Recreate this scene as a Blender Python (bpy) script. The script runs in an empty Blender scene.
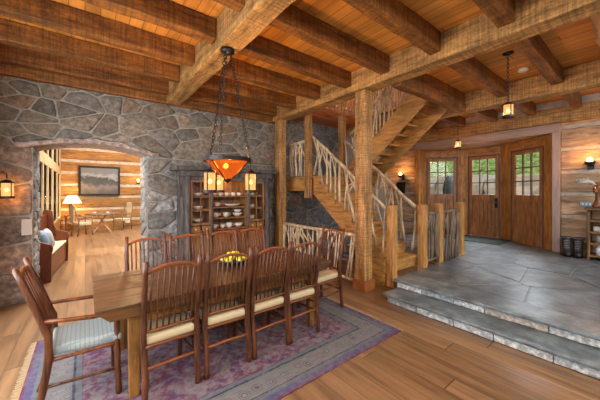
import bpy, bmesh, math, random
from mathutils import Vector, Matrix
random.seed(7)
R = math.radians
C = bpy.context.scene.collection
SC = bpy.context.scene

# ------------------------------------------------------------------ camera
cd = bpy.data.cameras.new('camera'); cam = bpy.data.objects.new('camera', cd); C.objects.link(cam)
F = 274.0
cd.sensor_width = 36.0; cd.lens = 36.0 * F / 600.0
cd.shift_y = -9.0 / 600.0; cd.clip_start = 0.02; cd.clip_end = 200
cam.location = (0, 0, 1.6)
cam.rotation_euler = (R(90), 0, -math.atan2(0.617, 0.787))
SC.camera = cam

# ------------------------------------------------------------------ world, lights, exposure
SC.view_settings.view_transform = 'Standard'
SC.view_settings.look = 'None'
SC.view_settings.gamma = 1.0
SC.view_settings.use_curve_mapping = False
SC.view_settings.exposure = 0.62
W = bpy.data.worlds.new('sky'); SC.world = W; W.use_nodes = True
wn = W.node_tree.nodes; wn.clear()
wo = wn.new('ShaderNodeOutputWorld'); wb = wn.new('ShaderNodeBackground')
wb.inputs[0].default_value = (0.80, 0.90, 1.0, 1); wb.inputs[1].default_value = 0.16
W.node_tree.links.new(wb.outputs[0], wo.inputs[0])

def area(name, loc, target, sx, sy, power, col):
    l = bpy.data.lights.new(name, 'AREA'); l.shape = 'RECTANGLE'; l.size = sx; l.size_y = sy
    l.energy = power; l.color = col
    o = bpy.data.objects.new(name, l); C.objects.link(o); o.location = loc
    d = Vector(target) - Vector(loc)
    o.rotation_euler = d.to_track_quat('-Z', 'Y').to_euler()
    return o
def point(name, loc, power, col, r=0.04):
    l = bpy.data.lights.new(name, 'POINT'); l.energy = power; l.color = col; l.shadow_soft_size = r
    o = bpy.data.objects.new(name, l); C.objects.link(o); o.location = loc
    return o
WARM = (1.0, 0.55, 0.22)
area('floor_fill_behind', (1.0, -1.6, 3.1), (2.0, 1.2, 0.0), 4.0, 1.6, 110, (1.0, 0.93, 0.82))  # unseen panel added under the ceiling to light the floor
area('floor_fill_side', (5.6, -2.2, 3.1), (5.8, -0.6, 0.2), 3.4, 1.6, 110, (0.86, 0.93, 1.0))  # second added panel out of view, aimed down at the entry floor
area('daylight_left_window', (-1.6, 2.6, 1.7), (1.2, 3.2, 0.5), 3.0, 2.0, 125, (0.93, 0.96, 1.0))
area('daylight_far_room', (-0.74, 7.0, 1.9), (3.0, 7.4, 0.0), 1.5, 2.4, 80, (1.0, 0.95, 0.86))  # unseen panel added behind the pier, standing in for window light
area('overhead_fill_far_room', (1.4, 9.6, 4.85), (1.0, 9.4, 0.0), 3.0, 5.0, 760, (0.95, 0.95, 0.92))  # added overhead panel brightening the far floor, no real roof opening
area('daylight_porch', (11.2, 2.6, 4.4), (7.6, 2.2, 0.3), 3.0, 2.0, 900, (0.86, 0.94, 1.0))
sun = bpy.data.lights.new('sun', 'SUN'); sun.energy = 2.6; sun.angle = R(3); sun.color = (1, .96, .88)
so = bpy.data.objects.new('sun', sun); C.objects.link(so)
so.rotation_euler = Vector((0.12, 0.55, -0.80)).to_track_quat('-Z', 'Y').to_euler()

# ------------------------------------------------------------------ materials
class NT:
    def __init__(s, name):
        s.m = bpy.data.materials.new(name); s.m.use_nodes = True
        s.t = s.m.node_tree; s.n = s.t.nodes; s.b = s.n['Principled BSDF']
    def new(s, typ, **kw):
        x = s.n.new('ShaderNode' + typ)
        for k, v in kw.items(): setattr(x, k, v)
        return x
    def put(s, sock, v):
        if hasattr(v, 'is_output') or isinstance(v, bpy.types.NodeSocket): s.t.links.new(v, sock)
        else: sock.default_value = v
    def math(s, op, a, b=None, c=None, clamp=False):
        x = s.new('Math', operation=op); x.use_clamp = clamp; s.put(x.inputs[0], a)
        if b is not None: s.put(x.inputs[1], b)
        if c is not None: s.put(x.inputs[2], c)
        return x.outputs[0]
    def mix(s, f, a, b, mode='MIX'):
        x = s.new('Mix', data_type='RGBA', blend_type=mode)
        s.put(x.inputs[0], f); s.put(x.inputs[6], col4(a)); s.put(x.inputs[7], col4(b))
        return x.outputs[2]
    def ramp(s, f, stops, interp='LINEAR'):
        x = s.new('ValToRGB'); cr = x.color_ramp; cr.interpolation = interp
        while len(cr.elements) < len(stops): cr.elements.new(0.5)
        for e, (p, c) in zip(cr.elements, stops): e.position = p; e.color = col4(c)
        s.put(x.inputs[0], f); return x.outputs[0]
    def coord(s, scale=(1, 1, 1), kind='Object', rot=(0, 0, 0)):
        t = s.new('TexCoord'); mp = s.new('Mapping'); mp.inputs['Scale'].default_value = scale
        mp.inputs['Rotation'].default_value = rot
        s.t.links.new(t.outputs[kind], mp.inputs[0]); return mp.outputs[0]
    def noise(s, vec, scale, detail=4, rough=.55):
        x = s.new('TexNoise'); x.inputs['Scale'].default_value = scale
        x.inputs['Detail'].default_value = detail; x.inputs['Roughness'].default_value = rough
        s.t.links.new(vec, x.inputs['Vector']); return x.outputs[0]
    def bump(s, h, strength, dist=0.01):
        x = s.new('Bump'); x.inputs['Strength'].default_value = strength; x.inputs['Distance'].default_value = dist
        s.put(x.inputs['Height'], h); s.t.links.new(x.outputs[0], s.b.inputs['Normal'])
    def base(s, v): s.put(s.b.inputs['Base Color'], col4(v))
    def rough(s, v): s.put(s.b.inputs['Roughness'], v)
def col4(c):
    if isinstance(c, (tuple, list)) and len(c) == 3: return (*c, 1)
    return c
def sc(c, k): return tuple(min(1, x * k) for x in c)

MATS = {}
def plain(name, c, rough=.5, metal=0, emit=None, es=0, alpha=None, trans=0, noise=0):
    if name in MATS: return MATS[name]
    t = NT(name); t.base(c); t.rough(rough); t.b.inputs['Metallic'].default_value = metal
    if noise:
        n = t.noise(t.coord(), noise, 4)
        t.base(t.ramp(n, [(.3, sc(c, .72)), (.7, sc(c, 1.2))])); t.bump(n, .25, .004)
    if emit: t.b.inputs['Emission Color'].default_value = col4(emit); t.b.inputs['Emission Strength'].default_value = es
    if trans: t.b.inputs['Transmission Weight'].default_value = trans
    MATS[name] = t.m; return t.m
def wood(name, c, axis='X', grain=1.0, rough=.55, bump=.35, var=.35, knots=True, dist=.008, saw=0):
    if name in MATS: return MATS[name]
    if 'branch' not in name and 'log_face_y' not in name and 'trim' not in name and 'bark' not in name: c = (c[0] * 1.04, c[1] * .93, c[2] * .62)
    t = NT(name)
    s = {'X': (.9, 9, 9), 'Y': (9, .9, 9), 'Z': (9, 9, .9)}[axis]
    v = t.coord(tuple(a * grain for a in s))
    n1 = t.noise(v, 1.0, 6, .6); n2 = t.noise(t.coord(), 1.3, 3); n3 = t.noise(v, 5.0, 3)
    g = t.math('ADD', t.math('MULTIPLY', n1, .65), t.math('MULTIPLY', n3, .35))
    base = t.ramp(g, [(.38, sc(c, 1 - var * 1.5)), (.46, sc(c, 1 - var * .5)), (.52, c), (.62, sc(c, 1 + var * .8))])
    if var > .2:
        base = t.mix(t.ramp(n2, [(.48, (0, 0, 0)), (.74, (.5, .5, .5))]), base, sc(c, .5), 'MIX')
        n4 = t.noise(t.coord({'X': (3, 15, 15), 'Y': (15, 3, 15), 'Z': (15, 15, 3)}[axis]), 1, 4, .7)
        base = t.mix(1.0, base, t.ramp(n4, [(.36, (.62, .60, .58)), (.5, (1, 1, 1)), (.66, (1.28, 1.25, 1.2))]), 'MULTIPLY')
    if knots:
        vo = t.new('TexVoronoi'); vo.inputs['Scale'].default_value = 1.0
        s2 = {'X': (1.3, 4, 4), 'Y': (4, 1.3, 4), 'Z': (4, 4, 1.3)}[axis]
        t.t.links.new(t.coord(s2), vo.inputs['Vector'])
        k = t.ramp(vo.outputs['Distance'], [(.05, (1, 1, 1)), (.15, (0, 0, 0))])
        base = t.mix(t.math('MULTIPLY', k, .7), base, sc(c, .28))
    h = g
    if saw:
        s6 = t.coord({'X': (saw * 3, 1.5, 1.5), 'Y': (1.5, saw * 3, 1.5), 'Z': (1.5, 1.5, saw * 3)}[axis])
        base = t.mix(1.0, base, t.ramp(t.noise(s6, 1.0, 3, .6), [(.38, (.70, .68, .66)), (.5, (1, 1, 1)), (.62, (1.22, 1.2, 1.16))]), 'MULTIPLY')
        base = t.mix(1.0, base, t.ramp(t.noise(t.coord(), 38, 3, .7), [(.36, (.74, .72, .70)), (.5, (1, 1, 1)), (.64, (1.2, 1.18, 1.15))]), 'MULTIPLY')
        sv = t.coord({'X': (saw, 2, 2), 'Y': (2, saw, 2), 'Z': (2, 2, saw)}[axis])
        h = t.math('ADD', g, t.math('MULTIPLY', t.noise(sv, 1.0, 3), 1.2))
    t.base(base); t.rough(rough); t.bump(h, bump, dist)
    MATS[name] = t.m; return t.m
def planks(name, c, axis, width, length, rough=.4, var=.3, gapc=(.05, .03, .015), gloss=None, gap=.02, bump=.5):
    if name in MATS: return MATS[name]
    c = (c[0] * 1.04, c[1] * .95, c[2] * .70) if 'oak' not in name else c
    t = NT(name); tc = t.new('TexCoord'); sp = t.new('SeparateXYZ'); t.t.links.new(tc.outputs['Object'], sp.inputs[0])
    a, b = (sp.outputs[1], sp.outputs[0]) if axis == 'X' else (sp.outputs[0], sp.outputs[1])
    u = t.math('DIVIDE', a, width); cu = t.math('FLOOR', u); fu = t.math('FRACT', u)
    w1 = t.new('TexWhiteNoise', noise_dimensions='1D'); t.put(w1.inputs['W'], cu)
    vv = t.math('ADD', t.math('DIVIDE', b, length), t.math('MULTIPLY', w1.outputs[0], 7.0))
    cv = t.math('FLOOR', vv); fv = t.math('FRACT', vv)
    w2 = t.new('TexWhiteNoise', noise_dimensions='2D'); cb = t.new('CombineXYZ'); t.put(cb.inputs[0], cu); t.put(cb.inputs[1], cv)
    t.t.links.new(cb.outputs[0], w2.inputs['Vector'])
    s = (.8, 10, 4) if axis == 'X' else (10, .8, 4)
    mp = t.coord(s); addv = t.new('VectorMath', operation='ADD'); t.t.links.new(mp, addv.inputs[0])
    t.t.links.new(w2.outputs['Color'], addv.inputs[1])
    sc2 = t.new('VectorMath', operation='SCALE'); t.t.links.new(w2.outputs['Color'], sc2.inputs[0]); sc2.inputs['Scale'].default_value = 9
    t.t.links.new(sc2.outputs[0], addv.inputs[1])
    n = t.noise(addv.outputs[0], 1.2, 6, .62); n2 = t.noise(t.coord(), 1.1, 3)
    base = t.ramp(n, [(.38, sc(c, 1 - var * 1.4)), (.46, sc(c, 1 - var * .5)), (.52, c), (.64, sc(c, 1 + var * .8))])
    tone = t.ramp(w2.outputs[0], [(0, sc((1, .96, .9), .74)), (1, (1.06, 1.06, 1.06))])
    base = t.mix(1.0, base, tone, 'MULTIPLY')
    base = t.mix(t.math('MULTIPLY', n2, .3), base, sc(c, .6))
    vo = t.new('TexVoronoi'); vo.inputs['Scale'].default_value = 1.0
    t.t.links.new(t.coord((1.6, 3.2, 1) if axis == 'X' else (3.2, 1.6, 1)), vo.inputs['Vector'])
    k = t.ramp(vo.outputs['Distance'], [(.03, (1, 1, 1)), (.07, (0, 0, 0))])
    base = t.mix(t.math('MULTIPLY', k, .7), base, sc(c, .2))
    g1 = t.math('LESS_THAN', t.math('MINIMUM', fu, t.math('SUBTRACT', 1.0, fu)), gap)
    g2 = t.math('LESS_THAN', fv, .006 * 2.0 / length)
    g = t.math('MAXIMUM', g1, g2)
    base = t.mix(t.math('MULTIPLY', g, .75), base, gapc)
    t.base(base)
    t.rough(t.math('ADD', rough, t.math('MULTIPLY', n, .18)))
    t.bump(t.math('SUBTRACT', t.math('MULTIPLY', n, .35), g), bump, .003)
    MATS[name] = t.m; return t.m
def stone_mat(name, rough=.75, nscale=14, bump=.6, spec=.4, earth=(.26, .22, .17)):
    if name in MATS: return MATS[name]
    t = NT(name); at = t.new('Attribute'); at.attribute_name = 'tint'
    n = t.noise(t.coord(), nscale, 7, .65); n2 = t.noise(t.coord(), 3.5, 4)
    c = t.mix(1.0, at.outputs['Color'], t.ramp(n, [(.36, (.45, .44, .43)), (.5, (.95, .95, .95)), (.64, (1.7, 1.65, 1.55))]), 'MULTIPLY')
    c = t.mix(t.math('MULTIPLY', n2, .35), c, earth)
    t.base(c); t.rough(rough); t.bump(n, bump, .02); t.b.inputs['Specular IOR Level'].default_value = spec
    MATS[name] = t.m; return t.m

# ------------------------------------------------------------------ mesh helpers
class MB:
    def __init__(s): s.v = []; s.f = []; s.c = []; s.cur = None
    def add(s, vs, fs):
        o = len(s.v); s.v += [tuple(p) for p in vs]; s.f += [tuple(i + o for i in f) for f in fs]
        s.c += [s.cur] * len(fs); return s
    def box(s, x0, x1, y0, y1, z0, z1, M=None):
        vs = [(x, y, z) for x in (x0, x1) for y in (y0, y1) for z in (z0, z1)]
        if M: vs = [M @ Vector(p) for p in vs]
        return s.add(vs, [(0, 1, 3, 2), (4, 6, 7, 5), (0, 4, 5, 1), (2, 3, 7, 6), (0, 2, 6, 4), (1, 5, 7, 3)])
    def beam(s, x0, x1, y0, y1, z0, z1, n=10, j=.006):
        L = [x1 - x0, y1 - y0, z1 - z0]; ax = L.index(max(L)); oth = [i for i in range(3) if i != ax]
        lo = [x0, y0, z0]; hi = [x1, y1, z1]; vs = []; fs = []
        for i in range(n + 1):
            t = i / n
            for a, b in ((0, 0), (1, 0), (1, 1), (0, 1)):
                p = [0, 0, 0]; p[ax] = lo[ax] + L[ax] * t
                p[oth[0]] = (hi if a else lo)[oth[0]] + random.uniform(-j, j)
                p[oth[1]] = (hi if b else lo)[oth[1]] + random.uniform(-j, j)
                vs.append(p)
        for i in range(n):
            for k in range(4):
                a = i * 4 + k; b = i * 4 + (k + 1) % 4; fs.append((a, b, b + 4, a + 4))
        fs += [(3, 2, 1, 0), tuple(n * 4 + k for k in range(4))]
        return s.add(vs, fs)
    def tube(s, pts, r, seg=8, cap=True):
        pts = [Vector(p) for p in pts]; n = len(pts)
        rs = list(r) if isinstance(r, (list, tuple)) else [r] * n
        vs = []; fs = []; up = None
        for i, p in enumerate(pts):
            d = (pts[min(i + 1, n - 1)] - pts[max(i - 1, 0)]).normalized()
            if up is None:
                up = Vector((0, 0, 1)) if abs(d.z) < .9 else Vector((1, 0, 0))
            a = d.cross(up).normalized(); b = a.cross(d).normalized(); up = b
            for k in range(seg):
                t = 2 * math.pi * k / seg; vs.append(p + (a * math.cos(t) + b * math.sin(t)) * rs[i])
        for i in range(n - 1):
            for k in range(seg):
                k2 = (k + 1) % seg; fs.append((i * seg + k, i * seg + k2, (i + 1) * seg + k2, (i + 1) * seg + k))
        if cap: fs += [tuple(range(seg - 1, -1, -1)), tuple((n - 1) * seg + k for k in range(seg))]
        return s.add(vs, fs)
    def lathe(s, prof, cen=(0, 0, 0), seg=20, sx=1, sy=1):
        vs = []; fs = []; n = len(prof)
        for r, z in prof:
            for k in range(seg):
                t = 2 * math.pi * k / seg; vs.append((cen[0] + r * math.cos(t) * sx, cen[1] + r * math.sin(t) * sy, cen[2] + z))
        for i in range(n - 1):
            for k in range(seg):
                k2 = (k + 1) % seg; fs.append((i * seg + k, i * seg + k2, (i + 1) * seg + k2, (i + 1) * seg + k))
        return s.add(vs, fs)
    def prism(s, poly, fn):
        """poly 2D; fn(u,v,w) -> 3D with w 0/1"""
        n = len(poly); vs = [fn(u, v, 0) for u, v in poly] + [fn(u, v, 1) for u, v in poly]
        fs = [tuple(range(n)), tuple(range(2 * n - 1, n - 1, -1))]
        fs += [(i, i + n, (i + 1) % n + n, (i + 1) % n) for i in range(n)]
        return s.add(vs, fs)
    def build(s, name, mat, parent=None, smooth=False, bevel=0, sub=0, loc=None):
        me = bpy.data.meshes.new(name); me.from_pydata(s.v, [], s.f); me.validate()
        bm = bmesh.new(); bm.from_mesh(me); bmesh.ops.recalc_face_normals(bm, faces=bm.faces); bm.to_mesh(me); bm.free()
        if any(c is not None for c in s.c) and len(me.polygons) == len(s.c):
            ca = me.color_attributes.new('tint', 'FLOAT_COLOR', 'CORNER')
            for p, c in zip(me.polygons, s.c):
                for li in p.loop_indices: ca.data[li].color = (*(c or (.3, .3, .3)), 1)
        me.materials.append(mat)
        if smooth:
            for p in me.polygons: p.use_smooth = True
        o = bpy.data.objects.new(name, me); C.objects.link(o)
        if parent: o.parent = parent
        if loc: o.location = loc
        if bevel:
            b = o.modifiers.new('bevel', 'BEVEL'); b.width = bevel; b.segments = 2; b.limit_method = 'ANGLE'
        if sub:
            b = o.modifiers.new('sub', 'SUBSURF'); b.levels = sub; b.render_levels = sub
        return o
def bx(*a, **k): return MB().box(*a, **k)
def tag(o, label=None, cat=None, group=None, kind=None):
    if label: o['label'] = label
    if cat: o['category'] = cat
    if group: o['group'] = group
    if kind: o['kind'] = kind
    return o
def thing(name, label, cat, loc=(0, 0, 0), rz=0, group=None):
    o = bpy.data.objects.new(name, None); C.objects.link(o); o.location = loc; o.rotation_euler = (0, 0, rz)
    o.empty_display_size = .1
    return tag(o, label, cat, group)
def struct(o): o['kind'] = 'structure'; return o
def dup(root, loc, rz=0, label=None, group=None, scale=None):
    r = root.copy(); C.objects.link(r); r.location = loc; r.rotation_euler = (0, 0, rz)
    if scale: r.scale = scale
    if label: r['label'] = label
    if group: r['group'] = group
    for ch in list(root.children):
        c = ch.copy(); C.objects.link(c); c.parent = r
        for g in list(ch.children):
            d = g.copy(); C.objects.link(d); d.parent = c
    return r
def lp(a, b, t): return tuple(a[i] + (b[i] - a[i]) * t for i in range(len(a)))
def stick(a, b, r0, r1=None, n=5, wob=.006, seg=7):
    r1 = r0 if r1 is None else r1; pts = []; rs = []
    for i in range(n + 1):
        t = i / n; p = lp(a, b, t); w = wob if 0 < i < n else 0
        pts.append(tuple(q + random.uniform(-w, w) for q in p)); rs.append((r0 + (r1 - r0) * t) * random.uniform(.88, 1.14))
    return MB().tube(pts, rs, seg)

# voronoi stone lay-up ------------------------------------------------
def clip(poly, nx, ny, d):
    out = []
    for i in range(len(poly)):
        a = poly[i]; b = poly[(i + 1) % len(poly)]
        da = a[0] * nx + a[1] * ny - d; db = b[0] * nx + b[1] * ny - d
        if da <= 0: out.append(a)
        if (da < 0 < db) or (db < 0 < da):
            t = da / (da - db); out.append((a[0] + (b[0] - a[0]) * t, a[1] + (b[1] - a[1]) * t))
    return out
def cells(u0, u1, v0, v1, su, sv, jit=.42, drop=.25):
    pts = []; nu = max(1, round((u1 - u0) / su)); nv = max(1, round((v1 - v0) / sv))
    su = (u1 - u0) / nu; sv = (v1 - v0) / nv
    for j in range(nv):
        off = .5 * (j % 2)
        for i in range(nu + 1):
            u = u0 + (i + off) * su + random.uniform(-jit, jit) * su; v = v0 + (j + .5) * sv + random.uniform(-jit, jit) * sv
            if random.random() < drop and nu * nv > 6: continue
            if u0 < u < u1 and v0 < v < v1: pts.append((u, v))
    res = []; k = su / sv
    for a, (u, v) in enumerate(pts):
        poly = [(u0, v0 * k), (u1, v0 * k), (u1, v1 * k), (u0, v1 * k)]
        near = sorted(((p[0] - u) ** 2 + ((p[1] - v) * k) ** 2, b) for b, p in enumerate(pts) if b != a)[:22]
        for _, b in near:
            p = pts[b]; nx = p[0] - u; ny = (p[1] - v) * k; mx = (p[0] + u) / 2; my = (p[1] + v) / 2 * k
            poly = clip(poly, nx, ny, nx * mx + ny * my)
            if len(poly) < 3: break
        if len(poly) >= 3: res.append([(x, y / k) for x, y in poly])
    return res
def shrink(poly, g):
    n = len(poly); cx = sum(p[0] for p in poly) / n; cy = sum(p[1] for p in poly) / n
    out = list(poly)
    ar = sum(poly[i][0] * poly[(i + 1) % n][1] - poly[(i + 1) % n][0] * poly[i][1] for i in range(n))
    sg = 1 if ar > 0 else -1
    for i in range(n):
        a = poly[i]; b = poly[(i + 1) % n]; dx = b[0] - a[0]; dy = b[1] - a[1]; L = math.hypot(dx, dy)
        if L < 1e-5: continue
        nx = dy / L * sg; ny = -dx / L * sg
        out = clip(out, nx, ny, a[0] * nx + a[1] * ny - g)
        if len(out) < 3: return None
    return out
def chaikin(p, k=.25):
    o = []
    for i in range(len(p)):
        a = p[i]; b = p[(i + 1) % len(p)]
        o.append((a[0] + (b[0] - a[0]) * k, a[1] + (b[1] - a[1]) * k)); o.append((a[0] + (b[0] - a[0]) * (1 - k), a[1] + (b[1] - a[1]) * (1 - k)))
    return o
def stones(mb, fn, polys, tints, gap=.009, h=(.012, .04), edge=.018, rounds=1, fix=None):
    """fn(u,v,w)->3D, w the height above the face"""
    for poly in polys:
        p = shrink(poly, gap)
        if not p: continue
        for _ in range(rounds): p = chaikin(chaikin(p, .10), .25)
        if fix: p = [fix(*q) for q in p]
        n = len(p); cx = sum(q[0] for q in p) / n; cy = sum(q[1] for q in p) / n
        rad = sum(math.hypot(q[0] - cx, q[1] - cy) for q in p) / n
        if rad < .02: continue
        hh = random.uniform(*h); t = random.choice(tints); s_ = random.uniform(.75, 1.25); mb.cur = tuple(x * s_ for x in t)
        ring = lambda k, w: [fn(cx + (q[0] - cx) * k, cy + (q[1] - cy) * k, w + random.uniform(-.1, .1) * hh * (w > 0)) for q in p]
        k1 = max(.5, 1 - edge / rad); k2 = max(.35, 1 - 2.6 * edge / rad)
        vs = ring(1, -.01) + ring(1 - (1 - k1) * .25, hh * .6) + ring(k1, hh * .92) + ring(k2 * .75, hh) + [fn(cx, cy, hh * 1.02)]
        fs = []
        for r in range(3):
            for i in range(n):
                j = (i + 1) % n; fs.append((r * n + i, r * n + j, (r + 1) * n + j, (r + 1) * n + i))
        fs += [(3 * n + i, 3 * n + (i + 1) % n, 4 * n) for i in range(n)]
        mb.add(vs, fs)
    mb.cur = None

# ------------------------------------------------------------------ palette
m_floor = planks('oak_floor', (.31, .172, .082), 'Y', .19, 4.6, rough=.24, var=.3, gap=.012, bump=.4)
m_board = planks('ceiling_boards', (.72, .32, .07), 'Y', .135, 3.5, rough=.5, var=.22, gap=.03, gapc=(.12, .05, .015))
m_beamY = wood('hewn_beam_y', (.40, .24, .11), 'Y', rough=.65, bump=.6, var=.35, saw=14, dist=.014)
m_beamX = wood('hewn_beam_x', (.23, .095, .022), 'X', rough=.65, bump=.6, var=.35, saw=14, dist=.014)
m_post = wood('hewn_post', (.42, .25, .125), 'Z', rough=.6, bump=.5, var=.35, saw=20, dist=.01)
m_honey = wood('honey_pine', (.55, .30, .125), 'Y', rough=.5, bump=.2, var=.28)
m_honeyZ = wood('honey_pine_upright', (.54, .30, .13), 'Z', rough=.5, bump=.25, var=.28)
m_cedar = wood('cedar_frame', (.50, .24, .075), 'Z', rough=.5, bump=.2, var=.3)
m_cedarY = wood('cedar_header', (.44, .21, .085), 'Y', rough=.5, bump=.2, var=.3)
m_log = wood('log_face_y', (.46, .30, .175), 'Y', rough=.65, bump=.5, var=.35)
m_logX = wood('log_face_x', (.33, .18, .065), 'X', rough=.65, bump=.5, var=.3)
m_chink = plain('chinking', (.52, .45, .36), .85, noise=9)
m_stone = stone_mat('field_stone')
m_mortar = plain('mortar', (.33, .31, .275), .9, noise=22)
m_door = wood('door_mahogany', (.40, .19, .095), 'Z', rough=.45, bump=.15, var=.28, knots=False)
m_iron = plain('dark_iron', (.035, .03, .028), .45, .8)
m_steel = plain('grey_steel', (.25, .27, .28), .35, .9)
m_glass = NT('clear_pane')
_g = m_glass; _g.n.remove(_g.b)
_o = [n for n in _g.n if n.type == 'OUTPUT_MATERIAL'][0]
_tr = _g.new('BsdfTransparent'); _gl = _g.new('BsdfGlossy'); _gl.inputs['Roughness'].default_value = .03
_mx = _g.new('MixShader'); _mx.inputs[0].default_value = .025
_g.t.links.new(_tr.outputs[0], _mx.inputs[1]); _g.t.links.new(_gl.outputs[0], _mx.inputs[2]); _g.t.links.new(_mx.outputs[0], _o.inputs[0])
m_glass = _g.m
m_slate = stone_mat('slate_slab', rough=.33, nscale=5, bump=.22, spec=.55, earth=(.16, .18, .19))
m_bark = wood('red_bark_stick', (.12, .037, .013), 'Z', grain=2.2, rough=.38, bump=.5, var=.5, knots=False, dist=.004)
m_rail = wood('bent_rail', (.20, .060, .016), 'X', grain=2, rough=.35, bump=.3, var=.4, knots=False, dist=.004)
m_branch = wood('peeled_branch', (.58, .44, .29), 'Z', grain=2, rough=.6, bump=.4, var=.35, knots=True, dist=.005)
m_dbranch = wood('dark_branch', (.22, .16, .11), 'Z', grain=2, rough=.6, bump=.4, var=.35, knots=False, dist=.005)
m_cream = plain('cream_cloth', (.62, .50, .30), .85)
m_table = wood('table_oak', (.105, .050, .024), 'X', grain=1.4, rough=.33, bump=.2, var=.4)
m_tableZ = wood('table_leg_oak', (.30, .15, .05), 'Z', rough=.45, bump=.2, var=.3)
GLOW = (1.0, .50, .16)
m_mica = plain('lit_mica', (.8, .3, .08), .5, emit=(1.0, .22, .035), es=1.5)
m_lant = plain('lit_amber_glass', (.9, .6, .3), .5, emit=(1.0, .58, .22), es=2.6)
m_bulb = plain('lit_bulb', (1, .8, .5), .5, emit=(1.0, .70, .35), es=5)
m_shade = plain('lit_shade', (.95, .8, .5), .7, emit=(1.0, .62, .22), es=2.2)
GREY_ = [(.21, .205, .19), (.16, .16, .16), (.18, .165, .145), (.22, .20, .17), (.15, .15, .145), (.20, .175, .15), (.25, .225, .19), (.11, .115, .12), (.175, .155, .135), (.22, .16, .125), (.16, .165, .165)]
GREY = [(a * .95, b * .86, c * .78) for a, b, c in GREY_]
BLUE = [(.20, .22, .24), (.28, .30, .31), (.15, .17, .19), (.32, .33, .32), (.23, .24, .24)]

# ------------------------------------------------------------------ shell
ZC = 3.56
tag(MB().box(-1.2, 6.1, 2.42, 15, -.1, 0).box(-1.2, 3.5, -3, 2.42, -.1, 0).build('floor', m_floor), kind='structure')
cl = MB()
cl.box(-2.4, 3.72, -3, 5.5, ZC, ZC + .04); cl.box(3.72, 8.3, -3, 2.42, ZC, ZC + .04); cl.box(6.0, 8.3, 2.42, 5.5, ZC, ZC + .04)
tag(cl.build('ceiling', m_board), kind='structure')

# stone wall with the arched opening
WY = 5.55; OX0, OX1 = -.60, .87
def arch(x):
    t = (x - (OX0 + OX1) / 2) / ((OX1 - OX0) / 2); return 2.25 + .11 * (1 - min(1, t * t))
wall = MB()
NA = 20
xs = [OX0 + (OX1 - OX0) * i / NA for i in range(NA + 1)]
wall.box(-1.0, OX0, WY, WY + .6, 0, 3.56); wall.box(OX1, 8.2, WY, WY + .6, 0, 3.56)
wall.prism([(x, arch(x)) for x in xs] + [(OX1, 3.56), (OX0, 3.56)], lambda u, v, w: (u, WY + .6 * w, v))
wall_o = struct(wall.build('wall_back', m_mortar))
sf = MB()
fwall = lambda u, v, w: (u, WY - w, v)
stones(sf, fwall, cells(-1.0, OX0 + .0, 0, 2.25, .30, .30, drop=.1), [(.22, .13, .09), (.24, .17, .125), (.18, .145, .12), (.26, .18, .135)])
top = []
for p in cells(-1.0, 3.75, 2.2, 3.56, .33, .20, jit=.38, drop=.34): top.append(p)
def fixarch(u, v):
    if OX0 - .02 < u < OX1 + .02: return (u, max(v, arch(u) + .075))
    return (u, v)
stones(sf, fwall, [p for p in top if not (OX0 < sum(q[0] for q in p) / len(p) < OX1 and max(q[1] for q in p) < arch(sum(q[0] for q in p) / len(p)) + .12)], GREY, fix=fixarch)
stones(sf, fwall, cells(OX1, 3.75, 0, 2.2, .32, .20, jit=.38, drop=.3), GREY_ + [(.30, .32, .33), (.36, .37, .37)])
stones(sf, fwall, cells(3.75, 6.1, 0, 3.56, .36, .27), [(.16, .18, .20), (.22, .24, .26), (.13, .14, .16), (.24, .22, .20)])
# jambs of the opening
stones(sf, lambda u, v, w: (OX0 + w, u, v), cells(WY, WY + .6, 0, 2.25, .26, .13, drop=.15), BLUE, h=(.015, .035))
stones(sf, lambda u, v, w: (OX1 - w, u, v), cells(WY, WY + .6, 0, 2.25, .26, .2, drop=.15), BLUE, h=(.015, .035))
sf.build('stone_facing', m_stone, wall_o, smooth=True)
# flat arch stone band
ab = MB(); ab.cur = (.36, .27, .235)
xa = [OX0 - .18 + (OX1 - OX0 + .36) * i / 30 for i in range(31)]
def az(x): return arch(min(max(x, OX0), OX1)) - (.0 if OX0 <= x <= OX1 else .03)
ab.prism([(x, az(x) - .005) for x in xa] + [(x, az(x) + .07 + .01 * math.sin(x * 17)) for x in reversed(xa)], lambda u, v, w: (u, WY - .07 + .66 * w, v))
ab.build('arch_lintel_band', m_stone, wall_o, bevel=.01)

# log walls: timbers with pale chinking between them
def log_wall(name, fixed, axis, a0, a1, z0, z1, first, pitch, gap, face, mat, thick=.25, holes=()):
    """axis 'Y': wall along Y at x=fixed, face -1/+1 the inside direction"""
    lg = MB(); ck = MB()
    def pb(mb, a, b, z_0, z_1, d0, d1, beam):
        lo, hi = sorted((fixed + d0, fixed + d1))
        args = (lo, hi, a, b, z_0, z_1) if axis == 'Y' else (a, b, lo, hi, z_0, z_1)
        (mb.beam(*args, n=8, j=.006) if beam else mb.box(*args))
    zs = [z0]; z = first
    while z < z1 - .05: zs.append(z); z += pitch
    for i, z in enumerate(zs):
        lo = z if i == 0 else z + gap / 2; hi = (zs[i + 1] - gap / 2) if i + 1 < len(zs) else z1
        segs = [(a0, a1)]
        for h0, h1, hz0, hz1 in holes:
            if hz0 < (lo + hi) / 2 < hz1: segs = [q for s in segs for q in ((s[0], h0), (h1, s[1])) if q[1] - q[0] > .02]
        for a, b in segs:
            pb(lg, a, b, lo, hi, 0, -face * thick, True)
            if i + 1 < len(zs): pb(ck, a, b, hi - .01, hi + gap + .01, -face * .03, -face * (thick - .03), False)
    o = struct(lg.build(name, mat, bevel=.018)); ck.build('chinking', m_chink, o); return o
EX = 8.2
log_wall('wall_right', EX, 'Y', -2.5, 1.20, .0, 3.2, .57, .483, .075, -1, m_log)
log_wall('wall_entry_end', EX, 'Y', 4.54, 5.55, .0, 3.2, .57, .483, .075, -1, m_log)
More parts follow.
